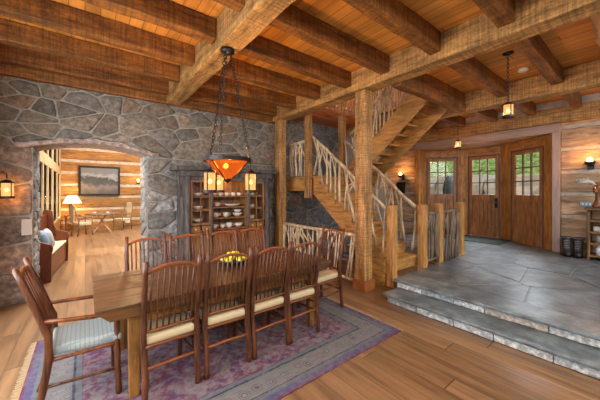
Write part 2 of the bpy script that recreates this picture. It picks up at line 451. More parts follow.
log_wall('wall_far', 14.6, 'X', -.82, 5.0, 0, 5.0, .35, .5, .12, -1, m_logX)
struct(bx(-1.25, 5.2, 6.15, 15, 4.9, 5.0).build('ceiling_far_room', m_board))
struct(bx(5.0, 5.2, 6.15, 14.6, 0, 4.9).build('wall_far_right', m_logX))
struct(bx(-1.15, -.97, 4.7, 5.55, 0, 3.56).build('wall_left', plain('pale_log', (.50, .36, .24), .7, noise=3)))
# upper storey seen through the stairwell
log_wall('wall_upper_back', 6.2, 'X', 2.5, 9.0, 3.6, 6.2, 3.9, .45, .08, -1, wood('upper_log', (.42, .20, .10), 'X', rough=.7))
log_wall('wall_upper_right', 8.6, 'Y', 0, 6.2, 3.6, 6.2, 3.9, .45, .08, -1, m_log)
struct(bx(2.0, 9, 0, 6.4, 6.2, 6.3).build('ceiling_upper', m_board))

# entry platform of slate slabs ------------------------------------
SLATE = [(.115, .145, .165), (.135, .16, .175), (.095, .115, .13), (.15, .17, .18), (.12, .135, .14), (.12, .155, .17)]
PZ = .26
pl = MB()
pl.box(3.78, 9.6, -2.4, 2.40, 0, PZ - .012); pl.box(6.1, 9.6, 2.40, 5.4, 0, PZ - .012)
plo = struct(pl.build('floor_entry', plain('pale_grout', (.42, .42, .40), .8, noise=20)))
ps = MB()
fl = lambda u, v, w: (u, v, PZ - .012 + w)
stones(ps, fl, cells(4.16, 8.4, -2.4, 2.42, .85, .62, jit=.5, drop=.3), SLATE, gap=.006, h=(.010, .013), edge=.006, rounds=0)
stones(ps, fl, cells(6.1, 9.5, 2.42, 5.4, .9, .8, drop=.3), SLATE, gap=.006, h=(.010, .013), edge=.006, rounds=0)
stones(ps, fl, cells(8.4, 9.5, -2.4, 2.42, .9, .8, drop=.3), SLATE, gap=.006, h=(.010, .013), edge=.006, rounds=0)
ps.build('flagstones', m_slate, plo)
# nosing slabs and two stone steps
def nosing(name, x0, x1, z, th, cuts):
    mb = MB()
    for a, b in zip(cuts[:-1], cuts[1:]):
        mb.cur = (.15, .185, .20); mb.box(x0, x1, a + .003, b - .003, z - th, z)
    return mb
n1 = nosing('n', 3.70, 4.155, PZ, .035, [-2.4, -.6, 2.42]); n1.build('nosing_slab', m_slate, plo, bevel=.008)
n2 = nosing('n', 3.37, 3.80, .13, .035, [-2.4, -.9, 2.38])
st = tag(MB().box(3.44, 3.80, -2.4, 2.33, 0, .096).build('stone_step', m_mortar), 'low slate-topped stone step in front of the raised entry floor', 'step')
n2.build('step_tread', m_slate, st, bevel=.008)
FR = [(.52, .56, .58), (.60, .64, .66), (.68, .70, .70), (.33, .38, .42), (.52, .42, .35), (.62, .60, .57)]
def riser(x, z0, z1, y0, y1, par):
    mb = MB(); y = y0
    while y < y1 - .05:
        L = min(random.uniform(.25, .6), y1 - y); mb.cur = random.choice(FR)
        mb.beam(x - .025, x + .02, y + .004, y + L - .004, z0, z1, n=5, j=.004); y += L
    mb.build('stone_riser', stone_mat('riser_stone', nscale=20, earth=(.62, .63, .62)), par, bevel=.008)
riser(3.44, .005, .096, -2.4, 2.33, st); riser(3.78, .135, .224, -2.4, 2.38, plo)

# ------------------------------------------------------------------ big timbers
def timber(name, args, mat, label, cat='beam', n=14, j=.007, bev=.014):
    return tag(MB().beam(*args, n=n, j=j).build(name, mat, bevel=bev), label, cat)
timber('ceiling_beam', (1.17, 1.40, -2.5, 5.44, 3.20, ZC), m_beamY, 'heavy rough-sawn ceiling beam the bowl chandelier hangs from', n=30)
timber('ceiling_beam', (3.45, 3.70, -2.5, 5.44, 3.22, ZC), m_beamY, 'heavy ceiling beam running over the thick post by the stairs', n=30)
timber('ceiling_beam', (6.00, 6.25, -2.5, 2.42, 3.20, ZC), m_beamY, 'ceiling beam over the entry, beyond the hanging lantern on its chain', n=20)
timber('ceiling_beam', (6.00, 6.25, 2.42, 5.44, 3.20, ZC), m_beamY, 'ceiling beam beyond the upper stair flight, in line with the entry beam', n=14)
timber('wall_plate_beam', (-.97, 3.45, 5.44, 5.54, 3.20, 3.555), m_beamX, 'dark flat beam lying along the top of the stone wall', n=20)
timber('wall_plate_beam', (8.0, 8.42, -2.5, 5.5, 3.08, 3.40), m_beamY, 'broad log beam above the entry doors', n=20)
tag(bx(8.04, 8.2, -2.5, 5.5, 3.402, 3.555).build('trim_1', m_chink), kind='structure')
JY = [.12, .85, 1.58, 2.31, 3.03, 3.78, 4.52, 5.25]
ordn = ['eighth', 'seventh', 'sixth', 'fifth', 'fourth', 'third', 'second', 'first']
jb = None
def joist(x0, x1, y, label, w=.14):
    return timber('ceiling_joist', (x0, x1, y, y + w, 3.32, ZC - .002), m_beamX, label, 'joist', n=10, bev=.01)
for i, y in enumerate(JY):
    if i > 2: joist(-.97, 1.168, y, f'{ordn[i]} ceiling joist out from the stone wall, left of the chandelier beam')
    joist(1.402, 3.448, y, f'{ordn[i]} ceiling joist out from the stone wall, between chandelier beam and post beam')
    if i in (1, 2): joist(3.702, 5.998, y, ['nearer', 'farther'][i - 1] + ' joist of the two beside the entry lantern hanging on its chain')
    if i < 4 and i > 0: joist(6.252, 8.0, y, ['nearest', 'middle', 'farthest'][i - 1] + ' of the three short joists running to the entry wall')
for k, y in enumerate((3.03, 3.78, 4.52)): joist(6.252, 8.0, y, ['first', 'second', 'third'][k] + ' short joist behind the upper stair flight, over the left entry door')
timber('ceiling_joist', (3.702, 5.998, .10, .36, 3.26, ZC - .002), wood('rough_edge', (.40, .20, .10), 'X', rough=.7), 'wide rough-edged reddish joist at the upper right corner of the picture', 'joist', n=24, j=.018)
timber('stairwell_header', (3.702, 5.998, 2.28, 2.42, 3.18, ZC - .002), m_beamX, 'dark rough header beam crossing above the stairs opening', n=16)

# posts
def square_post(name, x0, x1, y0, y1, z0, z1, label, mat=None, plinth=False, cat='post', sty=None):
    t = thing(name, label, cat, ((x0 + x1) / 2, (y0 + y1) / 2, z0))
    cx, cy = (x0 + x1) / 2, (y0 + y1) / 2
    o = MB().beam(x0 - cx, x1 - cx, y0 - cy, y1 - cy, .0, z1 - z0, n=12, j=.004).build('shaft', mat or m_post, t, bevel=.012)
    if plinth:
        a, b = (x1 - x0) / 2 + .03, (y1 - y0) / 2 + .03
        MB().box(-a, a, -b, b, 0, .17).build('plinth', plain('red_plinth', (.36, .13, .035), .4, noise=6), t, bevel=.008)
    return t
square_post('timber_post', 3.49, 3.68, 2.78, 2.99, 0, 3.22, 'thick square timber post with a reddish base block, behind the dining chairs', plinth=True)
square_post('timber_post', 3.45, 3.63, 5.14, 5.34, 0, 3.22, 'square timber post standing against the stone wall right of the hutch')
square_post('hanging_newel_post', 3.90, 4.02, 4.67, 4.82, 1.44, 3.38, 'timber newel hanging at the corner of the stair landing, left end of the rail')
square_post('landing_newel_post', 4.80, 4.94, 4.50, 4.64, 0, 3.38, 'timber post at the inner corner of the landing, behind the lower flight')
NW = [(3.97, 2.59, 0, 1.36, 'squared newel post at the foot of the stairs beside the stone steps'),
      (4.70, 2.45, .0, 1.355, 'squared newel post at the right side of the bottom stair tread'),
      (5.285, 2.44, .0, 1.36, 'squared newel post in the middle of the short entry railing'),
      (6.23, 2.43, .0, 1.36, 'squared newel post at the right end of the entry railing, before the doors')]
for x, y, z0, z1, lab in NW:
    square_post('newel_post', x, x + .13, y, y + .13, z0, z1, lab, m_honeyZ)

# ------------------------------------------------------------------ stairs
def flight(name, label, x0, x1, ya, za, yb, zb, n, under=.30, tread_over=.03, saw=True, treadmat=None):
    """climbs from (ya,za) to (yb,zb); sawtooth stringers, treads, risers"""
    t = thing(name, label, 'stairs', (x0, ya, za))
    run = (yb - ya) / n; rise = (zb - za) / n
    def stringer(xa, xb):
        poly = [(0, 0)]
        if saw:
            for i in range(n): poly += [(i * run, (i + 1) * rise - .045), ((i + 1) * run, (i + 1) * rise - .045)]
        else: poly = [(0, rise * 1.1), ((n) * run, (n + 1) * rise * 1.0)]
        poly += [(n * run, n * rise - under - .1), (run * 1.3, rise * .3 - under * .55)] if saw else [(n * run, n * rise - .30), (0, -.30)]
        return MB().prism(poly, lambda u, v, w: (xa - x0 + (xb - xa) * w, u, v))
    stringer(x0, x0 + .06).build('stringer', m_honey, t, bevel=.006)
    stringer(x1 - .06, x1).build('stringer', m_honey, t, bevel=.006)
    sg = 1 if run > 0 else -1
    for i in range(n):
        a = i * run - sg * tread_over; b = (i + 1) * run + (0 if saw else -.0)
        lo, hi = sorted((a, b)); z = (i + 1) * rise
        e = .02 if saw else -.06
        MB().box(-e, x1 - x0 + e, lo, hi, z - .045, z).build('tread', treadmat or m_honeyT, t, bevel=.006)
        if saw:
            y = i * run; MB().box(.06, x1 - x0 - .06, y, y + .02, z - rise, z - .045).build('riser', m_honeyT, t)
    return t
m_honeyT = wood('honey_tread', (.50, .29, .12), 'X', rough=.45, bump=.2, var=.28)
LZ = 1.93
flight('lower_stair_flight', 'lower flight of honey wood steps climbing from the slate floor to the landing', 4.0, 4.76, 2.62, PZ, 4.62, LZ, 9)

blk = tag(bx(3.98, 4.06, 2.76, 3.05, 0, .42).build('stair_skirt_board', m_honey, bevel=.006), 'short upright wooden board between the thick post and the first newel', 'board')
tag(MB().beam(3.93, 4.06, 4.82, 5.54, LZ - .33, LZ - .045, n=6, j=.004).build('landing_beam', m_honey, bevel=.01), 'honey wood edge beam under the stair landing beside the stone wall', 'beam')
tag(bx(3.93, 6.0, 4.64, 5.54, LZ - .045, LZ).build('stair_landing', m_honeyT, bevel=.006), 'wooden stair landing between the two flights', 'landing')
flight('upper_stair_flight', 'upper open-riser flight climbing from the landing up into the stairwell', 4.95, 5.85, 4.50, LZ, 2.50, 3.60, 9, saw=False)
# upper gallery slabs
gl = tag(MB().beam(3.72, 5.9, 4.95, 5.5, 3.385, 3.60, n=8, j=.003).beam(5.9, 7.9, 2.5, 5.5, 3.562, 3.60, n=8, j=.001).build('gallery_floor', wood('red_rim', (.42, .15, .05), 'X', rough=.4, bump=.2), bevel=.008), 'reddish gallery floor edge above the stair landing', 'floor')
tag(bx(5.86, 5.98, 2.45, 4.93, 3.563, 3.62).build('gallery_edge_board', m_honey, bevel=.006), 'edge board along the right side of the stairwell opening', 'board')

# branch railings
def railing(name, label, p0, p1, h, n, mat, group=None, base=True, rr=.034, br=.014, droop=0, vert=False):
    """p0,p1 = foot line end points; branches rise to a top rail h above"""
    t = thing(name, label, 'railing', p0, 0, group); br *= 1.12; n = int(n * (1.45 if not vert else 1.0))
    a = Vector((0, 0, 0)); b = Vector(p1) - Vector(p0); up = Vector((0, 0, h))
    stick(a + up, b + up, rr, rr * .85, 10, .012).build('handrail', mat, t, smooth=True)
    if base: stick(a + Vector((0, 0, .07)), b + Vector((0, 0, .07)), rr * .7, rr * .7, 6, .006).build('bottom_rail', mat, t, smooth=True)
    if base:
        for e_ in (a, b): stick(tuple(e_), tuple(e_ + up), rr * .9, rr * .8, 5, .004).build('end_post', mat, t, smooth=True)
    side = Vector((b.y, -b.x, 0)).normalized() * .012
    for i in range(n):
        f = (i + .5) / n + random.uniform(-.15, .15) / n
        lean = random.choice([-1, -.6, 0, 0, .6, 1]) * random.uniform(.3, 1.0) * (2.6 / n) * (1 if not vert else .25)
        g = min(.99, max(.01, f + lean)); lo = a + b * f + Vector((0, 0, .05 if base else 0)); hi = a + b * g + up
        k = random.uniform(.8, 1.35)
        mid = (lo + hi) / 2 + b.normalized() * random.uniform(-.035, .035) + side * random.choice([-1, 1])
        q1 = lo.lerp(mid, .5) + side * random.uniform(-1, 1); q2 = mid.lerp(hi, .5) + b.normalized() * random.uniform(-.02, .02)
        m = MB().tube([lo, q1, mid, q2, hi], [br * k * 1.2, br * k, br * k * 1.05, br * k * .9, br * k * .8], 6)
        if random.random() < .85:
            fk = mid.lerp(hi, random.uniform(0, .3)); e = min(.99, max(.01, g + random.choice([-1, 1]) * random.uniform(.9, 2.2) / n))
            m.tube([fk, fk.lerp(a + b * e + up, .5) + side, a + b * e + up], [br * k * .85, br * k * .7, br * k * .6], 6)
        m.build('branch', mat, t, smooth=True)
    return t
m_pale = wood('pale_branch', (.72, .58, .38), 'Z', grain=2, rough=.6, bump=.4, var=.28, knots=False)
sl = (LZ - PZ) / 2.0
railing('branch_railing', 'pale branch railing on the left side of the lower stair flight', (4.02, 2.76, PZ + .22), (4.02, 4.66, PZ + .22 + 1.9 * .80), .82, 11, m_pale, base=False, br=.018)
railing('branch_railing', 'grey branch railing on the far right side of the lower stair flight', (4.74, 2.62, PZ + .18), (4.86, 4.48, PZ + .2 + 1.86 * .80), .86, 10, m_branch, base=False, br=.017)
railing('branch_railing', 'pale branch railing across the landing, between the wall post and the hanging newel', (3.96, 4.84, LZ + .02), (3.96, 5.46, LZ + .02), .78, 6, m_pale, vert=True, base=False, br=.017)
railing('branch_railing', 'low pale branch railing beneath the landing, behind the end dining chair', (3.56, 5.12, .02), (3.58, 3.02, .02), .84, 14, m_pale, br=.016)
railing('branch_railing', 'short dark branch railing between the bottom tread newel and the middle newel', (4.85, 2.50, PZ), (5.27, 2.50, PZ), .93, 5, m_dbranch, vert=True, br=.02)
railing('branch_railing', 'dark twisted branch railing left of the last newel post before the doors', (5.44, 2.50, PZ - .2), (6.21, 2.50, PZ - .2), 1.13, 5, m_dbranch, base=True, br=.02)
railing('branch_railing', 'brown branch railing climbing with the upper stair flight', (4.98, 4.40, LZ + .15), (4.98, 2.75, 3.50), .85, 11, m_branch, base=False, br=.017)
railing('branch_railing', 'branch railing along the far gallery edge over the landing', (3.75, 5.0, 3.61), (5.85, 5.0, 3.61), .9, 16, m_branch, br=.017)
railing('branch_railing', 'branch railing along the right side of the stairwell upstairs', (5.93, 4.90, 3.618), (5.93, 2.6, 3.618), .9, 18, m_branch, br=.017)
# low bench with blue cushion below the stairs
t = thing('low_bench', 'small low bench with a blue cushion under the stair flight, behind the low railing', 'bench', (4.55, 3.9, 0))
bx(-.3, .3, -.2, .2, .16, .20).build('seat', m_honey, t, bevel=.005)
for sx in (-.26, .26):
    for sy in (-.16, .16): bx(sx - .02, sx + .02, sy - .02, sy + .02, 0, .16).build('leg', m_honey, t)
bx(-.29, .29, -.19, .19, .20, .28).build('cushion', plain('blue_cushion', (.10, .16, .26), .8, noise=20), t, bevel=.03)
# light switch disc on the wall post, reddish wood trim board behind
tag(MB().lathe([(0, 0), (.05, 0), (.05, .03), (0, .03)], (0, 0, 0), 16).build('wall_dial', plain('white_plastic', (.7, .68, .62), .4), loc=(0, 0, 0)), 'small round white dial on the post beside the hutch', 'dial')
d = bpy.data.objects['wall_dial']; d.rotation_euler = (R(90), 0, 0); d.location = (3.32, 5.50, 1.37)

# ------------------------------------------------------------------ entry: fascia trim, bay with three doors
m_trim = wood('pinkish_trim', (.40, .27, .21), 'Y', rough=.45, bump=.15, var=.2, knots=False)
m_trimZ = wood('pinkish_trim_z', (.40, .27, .215), 'Z', rough=.45, bump=.15, var=.2, knots=False)
struct(MB().box(8.12, 8.22, 1.20, 4.54, 2.88, 3.08).build('trim_2', m_trim, bevel=.006))
struct(MB().box(8.12, 8.24, 1.20, 1.33, PZ, 2.88).build('trim_3', m_trimZ, bevel=.006))
struct(MB().box(8.12, 8.24, 4.41, 4.54, PZ, 2.88).build('trim_4', m_cedar, bevel=.006))
def seg_box(mb, a, b, z0, z1, th, e0=0, e1=0):
    """upright slab from a to b (xy), thickness th outward (away from the camera)"""
    ax, ay = a; bxx, by = b; L = math.hypot(bxx - ax, by - ay); ux, uy = (bxx - ax) / L, (by - ay) / L
    nx, ny = -uy, ux
    if nx * ax + ny * ay < 0: nx, ny = -nx, -ny
    P = lambda s, w, z: (ax + ux * s + nx * w, ay + uy * s + ny * w, z)
    vs = [P(s, w, z) for s in (-e0, L + e1) for w in (0, th) for z in (z0, z1)]
    return mb.add(vs, [(0, 1, 3, 2), (4, 6, 7, 5), (0, 4, 5, 1), (2, 3, 7, 6), (0, 2, 6, 4), (1, 5, 7, 3)])
D1 = ((8.62, 4.42), (9.13, 3.68)); D2 = ((9.25, 3.44), (9.25, 2.61)); D3 = ((8.98, 2.29), (8.41, 1.52))
jm = MB()
for a, b in (((8.24, 4.54), D1[0]), (D1[1], D2[0]), (D2[1], D3[0]), (D3[1], (8.22, 1.30))): seg_box(jm, a, b, PZ, 2.9, .12)
struct(jm.build('wall_bay_jambs', m_cedar, bevel=.004))
hd = MB()
for a, b in (D1, D2, D3): seg_box(hd, a, b, 2.66, 2.9, .12)
struct(hd.build('wall_bay_header', m_cedarY))
struct(MB().prism([(8.2, 1.2), (9.5, 2.2), (9.5, 3.9), (8.2, 4.8)], lambda u, v, w: (u, v, 2.88 + .06 * w)).build('ceiling_bay', m_cedarY))
m_dark_door = plain('dark_door_frame', (.15, .08, .055), .45, noise=6)
def door(name, a, b, knob_side, hinge=False):
    """a->b along the floor; rails, stiles, panel boards and a nine-pane light"""
    ax, ay = a; bX, bY = b; L = math.hypot(bX - ax, bY - ay); ang = math.atan2(bY - ay, bX - ax)
    t = bpy.data.objects.new(name, None); C.objects.link(t); t.location = (ax, ay, PZ); t.rotation_euler = (0, 0, ang); t['kind'] = 'structure'
    # local x along door, local y: towards inside if...
    s = 1
    n = Vector((-math.sin(ang), math.cos(ang), 0))
    if n.dot(Vector((ax, ay, 0))) > 0: s = -1     # inside is -n*... towards the camera
    inn = lambda y0, y1: sorted((s * y0, s * y1))
    H = 2.40; f = .035
    def bb(mb, x0, x1, y0, y1, z0, z1): lo, hi = inn(y0, y1); return mb.box(x0, x1, lo, hi, z0, z1)
    fr = MB(); bb(fr, 0, f, -.10, .012, 0, H); bb(fr, L - f, L, -.10, .012, 0, H); bb(fr, f, L - f, -.10, .012, H - f, H)
    fr.build('frame', m_dark_door, t, bevel=.004)
    x0, x1 = f + .004, L - f - .004; st = .08
    lf = MB()
    bb(lf, x0, x0 + st, -.05, 0, .01, H - f - .004); bb(lf, x1 - st, x1, -.05, 0, .01, H - f - .004)
    bb(lf, x0 + st, x1 - st, -.05, 0, .002, .27); bb(lf, x0 + st, x1 - st, -.05, 0, 1.08, 1.24); bb(lf, x0 + st, x1 - st, -.05, 0, H - f - .09, H - f - .004)
    lf.build('leaf', m_door, t, bevel=.005)
    nb = 6; w = (x1 - x0 - 2 * st) / nb; pn = MB(); bb(pn, x0 + st, x1 - st, -.048, -.036, .27, 1.08)
    for k in range(nb): bb(pn, x0 + st + k * w + .008, x0 + st + (k + 1) * w - .008, -.035, -.014, .27, 1.08)
    pn.build('panel', m_door, t, bevel=.003)
    g0, g1, z0, z1 = x0 + st, x1 - st, 1.24, H - f - .09
    mu = MB()
    for k in (1, 2):
        xx = g0 + (g1 - g0) * k / 3; bb(mu, xx - .013, xx + .013, -.045, -.004, z0, z1)
        zz = z0 + (z1 - z0) * k / 3; bb(mu, g0, g1, -.045, -.004, zz - .013, zz + .013)
    mu.build('muntin', m_dark_door, t)
    g = MB(); bb(g, g0, g1, -.03, -.024, z0, z1); g.build('glass', m_glass, t)
    if knob_side is not None:
        kx = x0 + .055 if knob_side == 0 else x1 - .055
        h = MB(); bb(h, kx - .035, kx + .035, .0, .012, .86, 1.14); h.build('escutcheon', m_iron, t, bevel=.003)
        h = MB(); yy = s * .05; h.tube([(kx, 0, 1.02), (kx, yy, 1.02), (kx + (.10 if knob_side == 0 else -.10), yy, 1.02)], .011, 8); h.build('handle', m_steel, t, smooth=True)

door('door_1', D1[1], D1[0], None)
door('door_2', D2[0], D2[1], 1)
door('door_3', D3[0], D3[1], None)
# outside: bank, trees
tag(MB().box(9.6, 40, -14, 26, -.1, .15).build('ground', plain('pale_gravel', (.48, .45, .40), .9, noise=3)), kind='structure')
bk = MB(); nn = 24
for i in range(nn):
    y0 = -10 + i * 1.3
    bk.beam(17.0 + random.uniform(0, .5), 19, y0, y0 + 1.28, .15, 2.35 + random.uniform(-.1, .25), n=4, j=.15)
tag(bk.build('stone_bank', plain('pale_bank', (.50, .48, .42), .9, noise=1.5), bevel=.05), 'pale bank of rocks seen outside through the entry door panes', 'bank')
t_ = NT('leaf_mass'); n_ = t_.noise(t_.coord(), 3.2, 6, .7)
t_.base(t_.ramp(n_, [(.38, (.06, .13, .02)), (.5, (.20, .34, .07)), (.62, (.42, .54, .20))])); t_.rough(.8); t_.bump(n_, 1, .2)
m_leaf = t_.m
def tree(x, y, z, r, h, label):
    t = thing('tree', label, 'tree', (x, y, .15), 0, 'trees outside the doors')
    stick((0, 0, 0), (0, 0, z), .16, .1, 4, .05).build('trunk', m_dbranch, t, smooth=True)
    bm = bmesh.new(); bmesh.ops.create_icosphere(bm, subdivisions=4, radius=1)
    for v in bm.verts:
        d = v.co.normalized(); k = 1 + .22 * math.sin(d.x * 7 + x) * math.sin(d.y * 8 + y) + .14 * math.sin(d.z * 11 + x * 3) * math.sin(d.x * 13) + random.uniform(-.05, .05)
        v.co = Vector((d.x * r * k, d.y * r * k, z + d.z * h * k))
    me = bpy.data.meshes.new('foliage'); bm.to_mesh(me); bm.free(); me.materials.append(m_leaf)
    o = bpy.data.objects.new('foliage', me); C.objects.link(o); o.parent = t
for i in range(0):
    tree(20.5 + (i % 2) * 2.6, 0.0 + i * 3.4, 4.4 + (i % 3) * .4, 1.75, 2.9, 'leafy green tree above the pale rocks outside the entry doors')
t = tag(MB().lathe([(.0, 0), (.22, .05), (.26, .5), (.22, 1.0), (.25, 1.5), (.20, 1.8), (.12, 2.0), (0, 2.08)], (0, 0, 0), 16).build('garden_shrub', plain('dark_shrub', (.008, .012, .01), 1.0, noise=12), smooth=True, loc=(11.0, 4.72, .15)), 'dark rounded shape standing outside the left entry door', 'shrub')
hs = MB(); gx, gy = 14, 30
for i in range(gx):
    for j in range(gy):
        x = 19.6 + i * 1.4; y = -14 + j * 1.5; hs.v.append((x, y, 2.2 + i * .62 + random.uniform(-.25, .25)))
for i in range(gx - 1):
    for j in range(gy - 1): hs.f.append((i * gy + j, (i + 1) * gy + j, (i + 1) * gy + j + 1, i * gy + j + 1)); hs.c.append(None)
tag(hs.build('green_slope', m_leaf, smooth=True), 'bright green slope rising outside beyond the pale rocks', 'slope')
# door mat
t = tag(MB().beam(8.05, 8.95, 2.30, 3.65, PZ + .001, PZ + .018, n=6, j=.002).build('door_mat', plain('dark_mat', (.055, .075, .065), .95, noise=7)), 'dark green mat on the slate before the middle entry door', 'mat')
# smoke detector
t = thing('smoke_detector', 'round white smoke detector on the ceiling boards beside the hanging lantern', 'smoke detector', (5.54, 1.25, ZC))
MB().lathe([(0, 0), (.075, 0), (.072, -.03), (.05, -.045), (0, -.045)], seg=24).build('housing', plain('white_plastic', (.7, .68, .62), .4), t, smooth=True)

# ------------------------------------------------------------------ far room
# window wall with tall panes between timber mullions
WX = -.77
ww = MB(); ww.box(WX - .25, WX - .16, 6.15, 8.15, 0, .55).box(WX - .05, WX, 8.15, 14.6, 0, .55).box(WX - .25, WX, 6.15, 14.6, 3.9, 4.9)
struct(ww.build('wall_far_left', m_logX))
k = 0
m_mull = plain('cream_mullion', (.50, .36, .19), .5, noise=5)
m_winglass = plain('deep_blue_glass', (.03, .05, .08), .08)
PANES = [(6.15, 8.0, 8.65), (8.65, 8.85, 9.7), (9.7, 9.95, 11.05), (11.05, 11.4, 12.75), (12.75, 13.1, 14.3)]
for y0, ya, yb_ in PANES:
    k += 1
    t = bpy.data.objects.new(f'window_{k}', None); C.objects.link(t); t.location = (WX, y0, .55); t['kind'] = 'structure'
    a_, b_ = ya - y0, yb_ - y0
    if k == 1: fr_ = MB().box(-.2, -.14, 0, a_, 0, 3.35)
    else: fr_ = MB().box(-.03, 0, 0, a_, 0, 3.35)
    fr_.box(-.03, .004, a_, b_, 1.70, 1.98).box(-.03, .002, a_, b_, 0, .06).build('frame', m_mull, t, bevel=.003)
    MB().box(-.012, -.007, a_, b_, .06, 1.70).box(-.012, -.007, a_, b_, 1.98, 3.35).build('glass', m_glass, t)
struct(bx(WX - .04, WX, 14.3, 14.6, .55, 3.9).build('trim_5', m_mull))
# outside beyond the windows
hd_ = MB(); nn = 30
for j in range(nn): hd_.beam(-3.6, -1.75 + random.uniform(-.2, .2), 16 + j, 17 + j, 0, 9 + random.uniform(-1.5, 1), n=9, j=.22)
tag(hd_.build('evergreen_hedge', plain('evergreen', (.03, .06, .045), .8, noise=2.5)), 'dark evergreen row outside the tall windows of the far room', 'hedge')
tag(MB().box(-30, -1.3, 3, 48, -.2, -.05).build('lawn', plain('lawn_green', (.10, .16, .06), .9, noise=2)), kind='structure')
for i in range(0):
    tree(-3.6 - (i % 2) * .8, 9 + i * 4.4, 1.8, 1.9, 3.4, 'tree outside the tall windows of the far room')
# framed picture
t = thing('framed_picture', 'large dark framed landscape picture on the log wall of the far room', 'picture', (.50, 14.56, 2.03))
MB().box(-.72, .72, -.05, 0, .55, .63).box(-.72, .72, -.05, 0, -.63, -.55).box(-.72, -.64, -.05, 0, -.55, .55).box(.64, .72, -.05, 0, -.55, .55).build('frame', m_iron, t, bevel=.006)
q = NT('landscape_print'); q.rough(.6)
tc_ = q.coord((1, 1, 1)); sp_ = q.new('SeparateXYZ'); q.t.links.new(tc_, sp_.inputs[0])
nz = q.noise(tc_, 2.6, 5); hh_ = q.math('ADD', sp_.outputs[2], q.math('MULTIPLY', q.math('SUBTRACT', nz, .5), .9))
cc_ = q.ramp(q.math('ADD', q.math('MULTIPLY', hh_, .9), .5), [(.0, (.10, .09, .085)), (.30, (.20, .17, .15)), (.42, (.07, .075, .08)), (.58, (.05, .055, .06)), (.68, (.30, .32, .33)), (.8, (.16, .17, .18))])
q.base(cc_)
MB().box(-.64, .64, -.03, -.02, -.55, .55).build('print', q.m, t)
# pew (settle) with scooped end panels
m_pew = wood('pew_mahogany', (.13, .032, .013), 'Z', rough=.35, bump=.1, var=.3, knots=False)
t = thing('pew_bench', 'dark red wooden pew with scooped end panels along the far room windows', 'bench', (-.90, 6.50, 0), R(-5))
prof = [(0, 0), (.0, 1.14), (.03, 1.18), (.12, 1.18), (.16, 1.14), (.175, .98), (.19, .82), (.24, .72), (.33, .70), (.43, .66), (.46, .58), (.44, .50), (.43, 0)]
for y in (0, 1.80): MB().prism(prof, lambda u, v, w, y=y: (u, y + .05 * w, v)).build('end_panel', m_pew, t, bevel=.008)
MB().box(.04, .41, .05, 1.80, .38, .43).build('seat', m_pew, t); MB().box(.04, .08, .05, 1.80, .43, 1.08).build('backrest', m_pew, t)
MB().box(.37, .40, .05, 1.80, .05, .38).build('front_panel', m_pew, t)
tag(MB().box(.09, .41, .06, 1.78, .433, .48).build('seat_cushion', m_cream, bevel=.02, loc=(-.90, 6.50, 0)), 'long cream cushion lying on the dark red pew', 'cushion')
bpy.data.objects['seat_cushion'].rotation_euler = (0, 0, R(-5))
for yy, lab, c_ in ((6.75, 'blue and white patterned pillow on the near end of the pew', (.20, .30, .42)), (7.05, 'grey pillow leaning beside the blue one on the pew', (.42, .42, .42))):
    bm = bmesh.new(); bmesh.ops.create_uvsphere(bm, u_segments=16, v_segments=10, radius=1)
    for v in bm.verts:
        a = v.co; v.co = Vector((a.x * .07, math.copysign(abs(a.y) ** .6, a.y) * .19, math.copysign(abs(a.z) ** .6, a.z) * .19))
    me = bpy.data.meshes.new('pillow'); bm.to_mesh(me); bm.free(); me.materials.append(plain('pillow_' + str(yy), c_, .85, noise=26))
    for p in me.polygons: p.use_smooth = True
    o = bpy.data.objects.new('pillow', me); C.objects.link(o); o.location = (-.60 if yy < 7 else -.56, yy + .2, .68); o.rotation_euler = (0, R(-14), R(8)); tag(o, lab, 'pillow')
# round rustic table
t = thing('round_table', 'small round rustic table with crossed branch legs in the far room', 'table', (.50, 13.0, 0))
MB().lathe([(0, .70), (.50, .70), (.52, .72), (.51, .75), (0, .75)], seg=28).build('tabletop', m_dbranch, t)
for k in range(4):
    a = R(45 + 90 * k); stick((.42 * math.cos(a), .42 * math.sin(a), 0), (-.22 * math.cos(a), -.22 * math.sin(a), .70), .028, .024).build('leg', m_branch, t, smooth=True)
for lab, x_, y_ in (('small white cup on the far round table', .68, 12.9), ('small white dish on the far round table, by the lamp side', .28, 13.1)):
    tag(MB().lathe([(0, 0), (.05, 0), (.06, .05), (.055, .05), (.045, .01), (0, .01)], seg=14).build('table_cup', plain('china', (.75, .72, .66), .3), smooth=True, loc=(x_, y_, .75)), lab, 'cup')
def rustic(x, y, rz, label):
    t = thing('rustic_chair', label, 'chair', (x, y, 0), rz)
    for sx in (-.22, .22):
        stick((sx, .22, 0), (sx * 1.05, .20, .66), .02).build('leg', m_dbranch, t, smooth=True)
        MB().tube([(sx, -.24, 0), (sx, -.2, .45), (sx * 1.0, -.28, .85), (sx * .6, -.33, 1.08)], .02, 7).build('leg', m_dbranch, t, smooth=True)
        MB().tube([(sx, -.26, .68), (sx * 1.3, 0, .68), (sx * 1.05, .22, .65)], .018, 7).build('arm', m_dbranch, t, smooth=True)
    MB().tube([(-.13, -.33, 1.08), (0, -.34, 1.16), (.13, -.33, 1.08)], .02, 7).build('top_rail', m_dbranch, t, smooth=True)
    bx(-.22, .22, -.22, .24, .38, .42).build('seat', m_branch, t, bevel=.01)
    bx(-.20, .20, -.20, .22, .421, .47).build('cushion', m_cream, t, bevel=.02)
    MB().beam(-.12, .12, -.33, -.29, .48, 1.12, n=3, j=.01).build('back_pad', m_cream, t, bevel=.02)
    return t
rustic(-.08, 12.6, R(-65), 'rustic branch armchair with a pale hide back, left of the far round table')
rustic(1.22, 13.5, R(125), 'rustic branch armchair with a pale back pad, right of the far round table')
